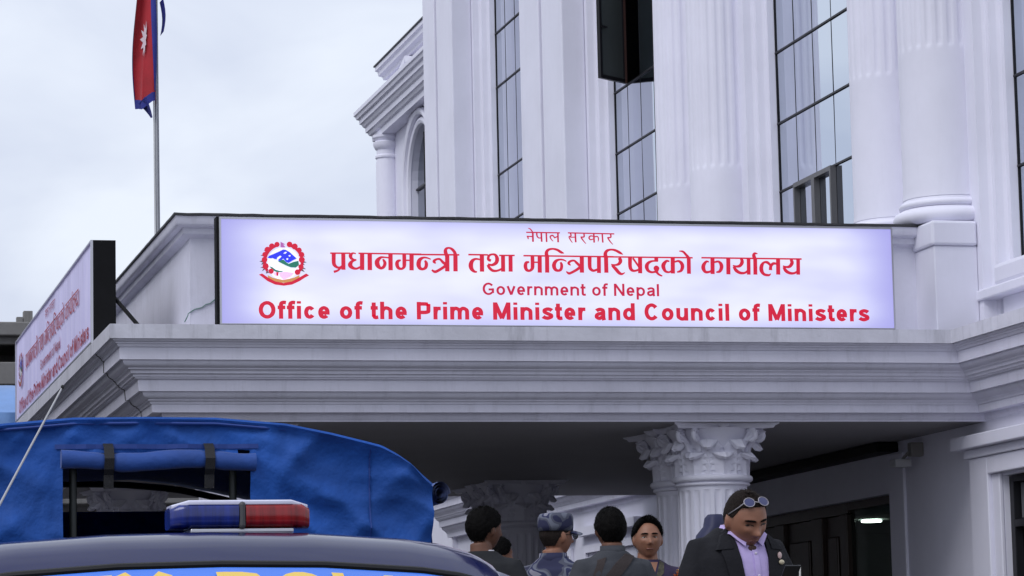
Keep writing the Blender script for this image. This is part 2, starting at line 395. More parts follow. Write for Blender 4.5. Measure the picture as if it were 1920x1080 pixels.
# entrance: dark timber doors and glass, room behind
ent = part('entrance_door', MB().bbox(XL+.10, XL+.2, 36.42, 40.6, 3.36, 3.5, .01), M_wood, bld)
part('door_head', MB().bbox(XL+.101, XL+.2, 34.62, 36.418, 3.40, 3.5, .01), M_wood, ent)
for y0, y1 in ((36.42, 36.68), (37.35, 37.75), (38.85, 39.25), (40.3, 40.6)): part('door_post', MB().bbox(XL+.08, XL+.2, y0, y1, .55, 3.357, .01), M_wood, ent)
for y0, y1 in ((36.682, 37.348), (37.752, 38.848), (39.252, 40.298)):
    dl = part('door_leaf', MB().bbox(XL+.14, XL+.19, y0, y1, .56, 3.355, .008), M_wood, ent)
    for z0, z1 in ((.8, 1.6), (1.8, 3.1)):
        part('door_panel', MB().bbox(XL+.10, XL+.139, y0+.16, y1-.16, z0, z1, .02), M_wood, dl)
gl = bpy.data.materials.new('clear_door_glass'); gl.use_nodes = True
_n = gl.node_tree.nodes; _n.clear(); _o = _n.new('ShaderNodeOutputMaterial'); _m = _n.new('ShaderNodeMixShader'); _t = _n.new('ShaderNodeBsdfTransparent'); _g = _n.new('ShaderNodeBsdfGlossy')
_t.inputs['Color'].default_value = (.62, .70, .68, 1); _g.inputs['Roughness'].default_value = .02; _m.inputs[0].default_value = .10
gl.node_tree.links.new(_t.outputs[0], _m.inputs[1]); gl.node_tree.links.new(_g.outputs[0], _m.inputs[2]); gl.node_tree.links.new(_m.outputs[0], _o.inputs[0])
part('door_glass', MB().box(XL+.145, XL+.155, 34.62, 36.42, .56, 3.40), gl, ent)
part('door_jamb', MB().bbox(XL-.035, XL+.12, 34.12, 34.6, .55, 3.95, .01), M_white, ent)
mb = MB()   # lobby behind the glass
LX, LC = XL+.31, 3.34
for q in ([(LX, 33, .56), (XL+5, 33, .56), (XL+5, 41, .56), (LX, 41, .56)], [(LX, 33, LC), (XL+5, 33, LC), (XL+5, 41, LC), (LX, 41, LC)], [(XL+5, 33, .56), (XL+5, 41, .56), (XL+5, 41, LC), (XL+5, 33, LC)],
          [(LX, 33, .56), (XL+5, 33, .56), (XL+5, 33, LC), (LX, 33, LC)], [(LX, 41, .56), (XL+5, 41, .56), (XL+5, 41, LC), (LX, 41, LC)], [(LX, 33, LC), (LX, 41, LC), (LX, 41, 3.6), (LX, 33, 3.6)]): mb.add(q, [(0, 1, 2, 3)])
part('lobby', mb, M_interior, bld)
lamp = part('downlight', MB().lathe([(.02, 0), (.13, .0), (.135, .02), (.1, .03)], (14.05, 37.42, 3.305), 24), mat('lit_lamp', (1, 1, 1), .5, emit=(1, .98, .92), estr=14.0), bld)
# dark strip under the soffit along the wall, and wall box lamp
ob = solo('cable_trunking', MB().bbox(12.98, XL-.004, 34.3, 41.5, 3.97, 4.085, .015), M_black, 'black strip running under the canopy soffit above the doors', 'trunking', (13.1, 37.8, 3.97))
fx = thing('wall_floodlight', 'small boxy wall lamp high on the wall just right of the doors', 'lamp', (13.2, 33.6, 3.9))
part('bracket', MB().bbox(13.10, XL-.003, 33.50, 33.62, 3.86, 4.02, .01), mat('grey_plastic', (.22, .21, .2), .5), fx)
part('lamp_body', MB().bbox(12.92, 13.12, 33.55, 33.75, 3.74, 3.83, .012), mat('pale_plastic', (.45, .45, .47), .4), fx)
part('arm', MB().tube([(13.12, 33.6, 3.92), (13.06, 33.62, 3.86), (13.03, 33.64, 3.81)], .018), MATS['grey_plastic'], fx)

# upper facade
ZT = 17.5
LV = [5.82, 6.86, 7.866, 8.80, 9.78, 10.78, 12.44, 13.47, 14.5, 15.5, 16.5]
PIERS = [32.8, 40.8, 48.8, 56.8]
YN = [p-1.80 for p in PIERS]          # far edge of the window on the near side of each pier
HW = 1.80
def pier_core(i, yc):
    mb = MB()
    y1 = yc+HW if i < 3 else yc+1.2
    prof = [(XG, yc-HW), (XG-.10, yc-HW), (XG-.10, yc-HW+.09), (XG-.14, yc-HW+.11), (XG-.22, yc-HW+.13), (XG-.22, yc-HW+.22), (XG-.26, yc-HW+.24), (XW, yc-HW+.26), (XW, yc-HW+.36)]
    far = [(x, 2*yc-y) for x, y in reversed(prof)] if i < 3 else [(XW, y1), (XG, y1)]
    pts = prof+far
    z0 = ZS if i else ZS
    mb.grid([[(x, y, z) for x, y in pts] for z in (z0+.004, ZT)])
    return part('pier', mb, M_white, bld)
for i, yc in enumerate(PIERS):
    pr = pier_core(i, yc)
    if i >= 2:      # flat twin pilasters
        for y0, y1 in ((yc-1.40, yc-.10), (yc+.10, yc+1.40 if i == 2 else yc+1.12)):
            mb = MB().bbox(XP, XW-.002, y0, y1, ZS+.3, ZT, .02)
            part('pilaster', mb, M_white, pr)
            mb = MB().bbox(XP-.10, XW-.002, y0-.06, y1+.06, ZS+.004, ZS+.298, .03)
            part('pilaster_base', mb, M_white, pr)
    else:           # twin engaged columns, plain below and fluted above, on a pedestal
        pd = part('pedestal', MB().bbox(12.63, XW-.002, yc-1.42, yc+1.45, ZS+.004, 6.02, .012), M_white, pr)
        part('pedestal_cap', MB().bbox(12.60, XW-.003, yc-1.45, yc+1.48, 6.022, 6.30, .03), M_white, pr)
        for s in (-.80, .80):
            c = (13.05, yc+s, 0)
            zf = 8.32
            prf = [(.49, 6.62), (.48, 6.7), (.48, zf-.05)] + [(.48, zf+.012*k) for k in range(7)] + [(.478, zf+.5), (.46, ZT-.01), (.46, ZT)]
            part('engaged_column', MB().lathe(prf, c, seg=24*10, fn=flute(24, .012, zf, ZT+1)), M_white, pr, True)
            part('column_base', MB().lathe([(.52+x, z) for x, z in arc((0, 6.40), .085, -90, 90, 8)] + [(.515, 6.50)] + [(.495+x, z) for x, z in arc((0, 6.545), .04, -90, 90, 6)] + [(.48, 6.63)], c, 48), M_white, pr, True)
part('back_wall', MB().box(XG+.9, XG+1.1, 19, 58, ZS, ZT), mat('dark_room', (.05, .05, .055), .9), bld)
part('end_wall', MB().box(XW+.02, 30, 57.9, 58.0, 0, ZT-.01), M_white, bld)
part('roof_parapet', MB().bbox(XP-.5, 16, 19, 58.2, ZT+.003, ZT+.8, .03), M_white, bld)
# curtain-wall windows: transoms, mullions, single panes
rnd = random.Random(3)
for wi, yf in enumerate(YN):          # yf: far edge of the window; it runs 4.4 m towards the camera
    yn = yf-4.4
    w_ = part('window', MB().box(XG+.002, XG+.05, yn-.02, yf+.02, LV[0]-.05, LV[0]-.003), M_dark, bld)
    nc = 6; cw = 4.4/nc
    zmax = {0: 4, 1: 6, 2: 8, 3: 10}[wi]
    for r in range(zmax):
        z0, z1 = LV[r], LV[r+1]
        part('transom', MB().box(XG-.010, XG+.01, yn, yf, z1-.012, z1+.012), M_dark, w_)
        for c in range(nc):
            if wi == 0 and c > 1: continue
            if wi == 2 and r == 5 and c == 1: continue
            ya, yb = yf-c*cw-cw+.003, yf-c*cw-.003
            if wi == 1 and r == 1 and c in (1, 2): ya += .05; yb -= .05
            t1, t2 = rnd.gauss(0, .0016), rnd.gauss(0, .0016)
            mb = MB(); ym, zm = (ya+yb)/2, (z0+z1)/2
            P = [(XG+.012+t1*(y-ym)+t2*(z-zm), y, z) for y, z in ((ya, z0+.02), (yb, z0+.02), (yb, z1-.02), (ya, z1-.02))]
            mb.add(P+[(p[0]+.012, p[1], p[2]) for p in P], [(0, 1, 2, 3), (7, 6, 5, 4), (0, 4, 5, 1), (1, 5, 6, 2), (2, 6, 7, 3), (3, 7, 4, 0)])
            part('pane', mb, M_glass, w_)
    for c in range(nc+1):
        y = yf-c*cw
        wd = .010 if c == 0 else .0035
        part('mullion', MB().box(XG+.007-(.012 if c == 0 else 0), XG+.0112, y-wd, y+wd, LV[0], LV[zmax]), M_dark, w_)
    if wi == 1:     # inset twin casement with heavier grey frame
        gf = mat('grey_casement_frame', (.09, .088, .09), .4)
        ya, yb = yf-3*cw, yf-1*cw
        for (a, b, c_, d) in ((ya, yb, 7.80, 7.86), (ya, ya+.05, 6.88, 7.80), (yb-.05, yb, 6.88, 7.80), ((ya+yb)/2-.10, (ya+yb)/2+.02, 6.88, 7.80), (ya, yb, 6.87, 6.93)):
            part('casement_frame', MB().box(XG-.07, XG+.008, a, b, c_, d), gf, w_)
    if wi == 2:     # one leaf standing open
        hx, hy = XG-.02, yf-cw-.0
        d = Vector((-.50, -.36, 0)).normalized(); wl = .66
        nrm = Vector((d.y, -d.x, 0))
        def lp(u, t, z): return (hx+d.x*u+nrm.x*t, hy+d.y*u+nrm.y*t, z)
        def lbox(u0, u1, t0, t1, z0, z1):
            v = [lp(u, t, z) for z in (z0, z1) for t in (t0, t1) for u in (u0, u1)]
            return MB().add(v, [(0, 2, 3, 1), (4, 5, 7, 6), (0, 1, 5, 4), (2, 6, 7, 3), (0, 4, 6, 2), (1, 3, 7, 5)])
        lf = part('open_casement', lbox(.05, wl-.05, -.006, .006, 10.86, 12.94), mat('leaf_glass', (.075, .085, .085), .08, spec=.5), w_)
        for (a, b, z0, z1) in ((0, .055, 10.80, 13.0), (wl-.055, wl, 10.80, 13.0), (.055, wl-.055, 10.80, 10.86), (.055, wl-.055, 12.94, 13.0)):
            part('casement_frame', lbox(a, b, -.03, .03, z0, z1), M_dark, w_)
        part('window_handle', lbox(wl-.17, wl-.04, -.05, -.03, 11.62, 11.65), M_dark, w_)
        part('hinge_post', MB().box(XG-.05, XG+.0, hy-.05, hy+.03, 10.80, 13.0), mat('brown_frame', (.05, .022, .018), .4), w_)
# sill and surround under the near window
sl_ = part('window_sill', MB().bbox(XW-.03, XW+.3, 24.0, YN[0]+.40, 5.40, 5.52, .02), M_white, bld)
part('sill_moulding', MB().bbox(XW+.03, XW+.3, 24.2, YN[0]+.05, 5.522, 5.77, .05), M_white, sl_)
part('spandrel', MB().box(XW+.12, XW+.3, 24.0, 31.0, ZS+.004, 5.398), M_white, bld)
for i in range(3):
    part('spandrel', MB().box(XW+.12, XW+.33, PIERS[i]+HW-.02, YN[i+1]+.02, ZS+.004, 5.765), M_white, bld)

# ------------------------------------------------------------------ far wing with arched window
wing = thing('building_wing', 'far white wing with arched window, fluted columns and attic above heavy cornice', 'building', (13.5, 61.0, 0.0))
XWG, YE = 13.25, 67.69
ZW = lambda z: z*1.06-.078
WPROF = [(d*1.06, ZW(z)) for d, z in [(0, 13.60), (0, 13.52), (.03, 13.50), (.05, 13.44), (.10, 13.42), (.105, 13.33), (.14, 13.32), (.17, 13.26), (.21, 13.23), (.215, 13.13), (.25, 13.12), (.28, 13.06), (.33, 13.04), (.335, 12.92), (.62, 12.915)]]
path_w = lambda d: [(XWG+d, 58.3), (XWG+d, YE-d), (24, YE-d)]
part('cornice', sweep(MB(), WPROF, path_w), M_white, wing)
part('cornice_top', MB().add([(XWG, 58.3, ZW(13.6)), (XWG, YE, ZW(13.6)), (24, YE, ZW(13.6)), (24, 58.3, ZW(13.6))], [(0, 1, 2, 3)]), M_white, wing)
part('attic_wall', MB().box(13.90, 23.9, 58.3, 66.75, ZW(13.6)+.004, ZW(14.2)), M_white, wing)
apath = lambda d: [(13.63+d, 58.3), (13.63+d, 67.02-d), (24, 67.02-d)]
part('attic_coping', sweep(MB(), [(.5, 15.29), (0, 15.27), (0, 15.18), (.05, 15.15), (.06, 15.06), (.14, 15.02), (.16, 14.95), (.28, 14.93)], apath), M_white, wing)
part('attic_flashing', MB().bbox(13.60, 24, 58.3, 67.06, 15.275, 15.31, .005), M_grime, wing)
tri = MB()      # triangular relief on the attic front
for (ya, za, yb, zb) in ((66.0, 14.42, 64.2, 14.90), (64.2, 14.90, 62.2, 14.42), (66.0, 14.40, 62.2, 14.40)):
    d = Vector((0, yb-ya, zb-za)).normalized(); nn = Vector((0, -d.z, d.y))*.07
    v = [(x, y+s*nn.y, z+s*nn.z) for x in (13.72, 13.898) for (y, z) in ((ya, za), (yb, zb)) for s in (-1, 1)]
    tri.add(v, [(0, 1, 3, 2), (4, 6, 7, 5), (0, 2, 6, 4), (1, 5, 7, 3), (0, 4, 5, 1), (2, 3, 7, 6)])
part('pediment_relief', tri, M_white, wing)
XV = 13.91
# wall with an arched opening
AY0, AY1, AZ, SILL = 62.1, 64.55, ZW(11.45), ZW(8.6)
AC, AR = (AY0+AY1)/2, (AY1-AY0)/2
wl = MB()
ring = [(AY1, SILL)] + [(AC+AR*math.cos(math.radians(a)), AZ+AR*math.sin(math.radians(a))) for a in range(0, 181, 10)] + [(AY0, SILL)]
ZC = ZW(12.92)
outer = [(66.83, SILL)] + [(66.83, AZ+(ZC-AZ)*min(1, a/45)) if a <= 45 else ((66.83+(58.3-66.83)*(a-45)/90, ZC) if a < 135 else (58.3, ZC-(ZC-AZ)*(a-135)/45)) for a in range(0, 181, 10)] + [(58.3, SILL)]
wl.grid([[(XV, y, z) for y, z in ring], [(XV, y, z) for y, z in outer]])
wl.grid([[(XV, y, z) for y, z in ring], [(XV+.35, y, z) for y, z in ring]])
wl.add([(XV, 58.3, 0), (XV, 66.83, 0), (XV, 66.83, SILL), (XV, 58.3, SILL)], [(0, 1, 2, 3)])
wl.add([(XV, 66.83, 0), (24, 66.83, 0), (24, 66.83, ZC), (XV, 66.83, ZC)], [(0, 1, 2, 3)])
part('wall', wl, M_white, wing)
for rr, dx in ((AR+.08, .03), (AR+.28, .09), (AR+.48, .05)):
    pth = [(XV-dx, AC+rr, SILL)] + [(XV-dx, AC+rr*math.cos(math.radians(a)), AZ+rr*math.sin(math.radians(a))) for a in range(0, 181, 9)] + [(XV-dx, AC-rr, SILL)]
    part('arch_moulding', MB().tube(pth, .085, 8), M_white, wing, True)
aw = part('arched_window', MB().add([(XV+.13, y, z) for y, z in ring], [tuple(range(len(ring)))]), mat('wing_glass', (.22, .25, .30), .03, metallic=1.0), wing)
for y in (AC-.38, AC+.38, AC): part('mullion', MB().box(XV+.09, XV+.125, y-.015, y+.015, SILL, AZ+AR*.93), M_dark, aw)
for z in (ZW(9.4), ZW(10.4), ZW(11.45)): part('transom', MB().box(XV+.08, XV+.126, AY0+.02, AY1-.02, z-.02, z+.02), M_dark, aw)
for yy in (66.5, 61.0):
    cc = (13.77, yy, 0)
    part('column', MB().lathe([(.25, ZW(7.0)), (.25, ZW(12.3)), (.235, ZW(12.42))], cc, 16*8, fn=flute(16, .025, ZW(7.05), ZW(12.28))), M_white, wing, True)
    part('capital', MB().lathe([(r*1.06, ZW(z)) for r, z in [(.22, 12.40), (.25, 12.43), (.25, 12.47), (.22, 12.5), (.22, 12.6), (.25, 12.62), (.29, 12.70), (.29, 12.76), (.24, 12.79), (.3, 12.86), (.3, 12.913)]], cc, 32), M_white, wing, True)
part('balcony_rail', MB().bbox(13.30, 13.62, 60.4, 65.4, ZW(9.62), ZW(9.76), .02), M_white, wing)
part('balcony_floor', MB().bbox(13.25, XV-.004, 60.2, 65.5, ZW(8.62), ZW(8.82), .02), M_white, wing)
for k in range(18):
    part('baluster', MB().lathe([(r, ZW(z+.32)) for r, z in [(.05, 8.502), (.07, 8.55), (.09, 8.75), (.05, 8.98), (.045, 9.15), (.07, 9.24), (.07, 9.298)]], (13.46, 60.6+k*.27, 0), 10), M_white, wing, True)

# ------------------------------------------------------------------ signs
def catmull(pts, n=6):
    if len(pts) < 3: return [tuple(p) for p in pts]
    P = [np.array(p, float) for p in pts]; P = [2*P[0]-P[1]]+P+[2*P[-1]-P[-2]]; o = []
    for i in range(1, len(P)-2):
        for k in range(n):
            t = k/n; a, b, c, d = P[i-1:i+3]
            o.append(tuple(0.5*((2*b)+(-a+c)*t+(2*a-5*b+4*c-d)*t*t+(-a+3*b-3*c+d)*t**3)))
    o.append(tuple(P[-2])); return o
# strokes: lists of (x, y, width) in enlarged-photo pixels, with origin and scale of each enlargement
ST = []
def strokes(ox, oy, sc_, arr):
    for st in arr: ST.append([(ox+p[0]/sc_, oy+p[1]/sc_, p[2]/sc_) for p in st])
def S(x0, y0, x1, y1, w): return [(x0, y0, w), (x1, y1, w)]
strokes(610, 455, 10.667, [S(100, 207, 500, 209, 28), S(665, 210, 1925, 228, 28),
    [(170, 215, 75), (172, 400, 70), (195, 455, 60), (240, 490, 45), (290, 495, 40), (335, 470, 40)], S(362, 215, 365, 540, 75), [(315, 495, 40), (250, 555, 38), (172, 582, 45)],
    [(615, 218, 22), (555, 208, 32), (508, 250, 68), (520, 305, 55), (565, 335, 38), (625, 345, 30)], [(605, 345, 32), (535, 375, 52), (500, 440, 85), (540, 495, 62), (620, 518, 40), (705, 485, 40)], S(738, 215, 738, 545, 80),
    S(890, 215, 893, 548, 82),
    [(1270, 300, 28), (1180, 290, 30), (1105, 298, 48), (1040, 370, 85), (1050, 450, 85), (1110, 508, 52), (1170, 480, 58), (1195, 410, 60), (1172, 355, 45), (1148, 328, 22)], S(1305, 222, 1308, 550, 80),
    [(1580, 225, 70), (1582, 430, 70), (1570, 490, 55), (1525, 522, 42), (1462, 500, 60), (1435, 430, 70), (1452, 372, 58), (1512, 346, 28)], S(1590, 350, 1710, 350, 28), S(1728, 225, 1728, 552, 80)])
strokes(770, 455, 9.6, [S(-10, 210, 880, 217, 27),
    [(365, 297, 20), (300, 272, 28), (230, 268, 36), (165, 310, 65), (145, 390, 75), (170, 455, 60), (225, 474, 42), (275, 440, 55), (285, 370, 55), (258, 318, 32)],
    [(455, 372, 22), (420, 335, 48), (470, 297, 36), (530, 297, 38), (585, 352, 46), (640, 392, 50)], [(640, 405, 52), (580, 450, 46), (480, 510, 46), (430, 520, 45), (382, 488, 28)], S(660, 225, 662, 515, 72),
    [(652, 235, 62), (628, 160, 62), (642, 110, 46), (690, 92, 32), (745, 115, 45), (790, 165, 52), (810, 225, 62)], S(808, 215, 810, 515, 72),
    S(1040, 213, 1395, 218, 27), S(1595, 228, 1875, 228, 25),
    [(1255, 302, 28), (1170, 292, 36), (1110, 330, 60), (1085, 400, 76), (1100, 470, 66), (1150, 518, 42), (1198, 524, 24)], S(1285, 220, 1288, 520, 72),
    [(1450, 322, 42), (1402, 298, 48), (1412, 235, 42), (1470, 208, 32), (1530, 222, 46), (1560, 290, 66), (1540, 360, 60), (1470, 400, 42), (1395, 385, 28)], [(1390, 395, 40), (1420, 450, 50), (1480, 500, 46), (1560, 503, 36), (1645, 470, 36)], S(1665, 225, 1668, 520, 68), S(1800, 225, 1803, 520, 68)])
strokes(970, 455, 10.667, [S(125, 258, 1925, 280, 29),
    [(305, 265, 70), (308, 470, 70), (290, 530, 55), (240, 560, 46), (187, 538, 60), (165, 470, 70), (182, 402, 58), (242, 382, 28)], S(325, 390, 440, 390, 28), S(450, 265, 452, 598, 78),
    [(938, 210, 12), (880, 190, 48), (800, 142, 46), (710, 122, 36), (622, 142, 48), (585, 200, 66), (596, 275, 74)], S(597, 265, 600, 598, 78),
    [(985, 372, 22), (920, 342, 30), (840, 338, 36), (770, 372, 60), (735, 450, 76), (760, 530, 65), (820, 558, 46), (875, 530, 55), (890, 450, 55), (868, 388, 36)],
    [(1072, 452, 18), (1030, 410, 50), (1070, 367, 42), (1140, 357, 38), (1192, 402, 50), (1260, 468, 52)], [(1260, 488, 56), (1190, 540, 50), (1080, 600, 46), (1030, 610, 45), (983, 573, 22)], S(1293, 275, 1296, 598, 80),
    [(1450, 275, 75), (1452, 470, 70), (1475, 530, 60), (1530, 558, 46), (1605, 535, 42)], S(1635, 275, 1637, 605, 75)])
strokes(1130, 455, 10.667, [S(0, 280, 1805, 300, 28),
    [(412, 236, 10), (350, 200, 48), (260, 152, 46), (170, 137, 36), (92, 160, 52), (57, 220, 70), (70, 295, 76)], S(70, 280, 78, 600, 78),
    [(335, 300, 60), (360, 360, 70), (330, 420, 56), (260, 445, 36), (172, 438, 30)], [(190, 455, 42), (260, 520, 65), (330, 600, 60), (390, 625, 40), (450, 595, 14)],
    [(550, 295, 75), (552, 470, 70), (580, 540, 60), (640, 562, 42), (725, 540, 38)], S(605, 305, 745, 505, 38), S(752, 295, 755, 610, 78),
    S(1075, 300, 1078, 370, 75), [(1112, 366, 28), (1000, 366, 36), (920, 402, 56), (885, 470, 76), (910, 550, 60), (980, 588, 42), (1065, 580, 38)],
    [(1080, 455, 30), (1080, 480, 90), (1080, 510, 112), (1082, 545, 90), (1090, 590, 52), (1130, 635, 40), (1197, 666, 26)],
    [(1340, 372, 28), (1280, 366, 46), (1225, 430, 75), (1220, 490, 76), (1260, 568, 52), (1330, 588, 36), (1395, 555, 36)], S(1405, 295, 1408, 615, 80), [(1445, 382, 32), (1520, 366, 42), (1580, 410, 65), (1600, 480, 70), (1570, 558, 52), (1492, 588, 26)],
    S(1725, 300, 1730, 620, 75), [(1532, 166, 16), (1610, 178, 40), (1680, 250, 50), (1732, 315, 62)]])
strokes(1305, 465, 9.143, [S(95, 165, 1815, 188, 25),
    [(225, 237, 22), (180, 231, 36), (135, 290, 60), (130, 350, 66), (165, 408, 46), (230, 408, 36), (275, 385, 32)], S(285, 175, 288, 445, 68), [(315, 242, 30), (390, 231, 36), (435, 280, 60), (440, 340, 60), (410, 398, 46), (350, 414, 20)],
    S(557, 175, 560, 450, 68), [(780, 180, 45), (795, 240, 60), (760, 300, 50), (700, 315, 36), (635, 298, 22)], [(650, 315, 42), (690, 380, 55), (760, 424, 46), (840, 424, 36), (895, 385, 32)], S(905, 185, 908, 455, 62),
    S(1018, 185, 1022, 455, 65), [(1018, 195, 58), (995, 130, 60), (1012, 92, 40), (1060, 97, 12)],
    [(1395, 270, 30), (1330, 265, 45), (1287, 310, 50), (1280, 378, 58)], [(1285, 300, 38), (1230, 248, 46), (1170, 246, 36), (1130, 300, 60), (1125, 380, 66), (1170, 448, 46), (1250, 464, 36), (1288, 438, 12)], S(1410, 190, 1413, 455, 68),
    [(1630, 195, 45), (1650, 250, 60), (1615, 310, 50), (1560, 325, 36), (1492, 308, 22)], [(1505, 325, 42), (1545, 390, 55), (1615, 429, 46), (1690, 429, 36), (1745, 395, 32)], S(1755, 195, 1758, 455, 62)])
NBIG = len(ST)
strokes(975, 420, 10.1, [S(120, 155, 760, 165, 22), S(910, 165, 1790, 185, 22),
    S(130, 230, 240, 235, 20), [(150, 232, 30), (160, 285, 18)], S(245, 150, 250, 335, 32), [(155, 75, 10), (200, 95, 20), (242, 150, 22)],
    [(320, 165, 28), (325, 220, 26), (355, 260, 22), (400, 262, 18)], S(405, 165, 415, 335, 30), S(500, 165, 508, 340, 28),
    [(660, 258, 22), (620, 215, 25), (575, 235, 25), (590, 280, 20), (632, 327, 12)], [(652, 262, 22), (712, 235, 20)], S(720, 170, 725, 345, 30),
    [(960, 175, 26), (970, 220, 24), (925, 240, 22)], [(930, 245, 22), (960, 300, 20), (997, 352, 12)], S(955, 250, 1050, 246, 18), S(1050, 175, 1060, 345, 30),
    [(1215, 185, 28), (1215, 240, 26), (1150, 246, 22)], [(1160, 252, 26), (1200, 310, 22), (1252, 372, 12)],
    [(1400, 232, 18), (1340, 225, 24), (1310, 260, 26), (1340, 295, 22), (1402, 278, 16)], S(1400, 180, 1408, 350, 30), [(1410, 242, 20), (1470, 236, 22), (1490, 280, 22), (1480, 332, 12)],
    S(1560, 185, 1572, 350, 28), [(1720, 190, 28), (1720, 250, 26), (1655, 256, 22)], [(1665, 262, 26), (1710, 330, 22), (1762, 387, 12)]])
UX0, UX1, VZ0, VZ1 = 4.668, 11.985, 5.042, 6.135         # front panel in world x, z on plane Y0
def uv(px, py):
    p = onY(px, py, Y0); return ((p[0]-UX0)/(UX1-UX0), (p[2]-VZ0)/(VZ1-VZ0))
ASP = (UX1-UX0)/(VZ1-VZ0)
def stroke_polys(sts, pxw):
    """each stroke becomes a strip of quads in (u, v) panel space"""
    out = []
    for st in sts:
        P = catmull(st, 6)
        Q = [(uv(p[0], p[1]), p[2]*pxw) for p in P]
        pts = [np.array((q[0][0]*ASP, q[0][1])) for q in Q]; ws = [q[1] for q in Q]
        Lr, Rr = [], []
        for i, p in enumerate(pts):
            t = pts[min(i+1, len(pts)-1)]-pts[max(i-1, 0)]; t = t/(np.linalg.norm(t)+1e-9); n = np.array((-t[1], t[0]))*ws[i]/2
            Lr.append(p+n); Rr.append(p-n)
        out.append([(tuple(a), tuple(b)) for a, b in zip(Lr, Rr)])
    return out
PXW = 1.0/199.0*1.13                                        # px -> panel heights
class Panel:
    """flat print on a panel: to3(a, v, lift), a and v in panel heights"""
    def __init__(s, to3): s.to3 = to3; s.k = 0
    def next(s): s.k += 1; return 0.002+0.0004*s.k
    def strips(s, sts):
        mb = MB()
        for j, st in enumerate(stroke_polys(sts, PXW)):
            l = 0.003+0.0003*(j % 12)
            mb.grid([[s.to3(a[0], a[1], l), s.to3(b[0], b[1], l)] for a, b in st])
        return mb
    def poly(s, mb, pts, lift):
        mb.add([s.to3(a, v, lift) for a, v in pts], [tuple(range(len(pts)))]); return mb
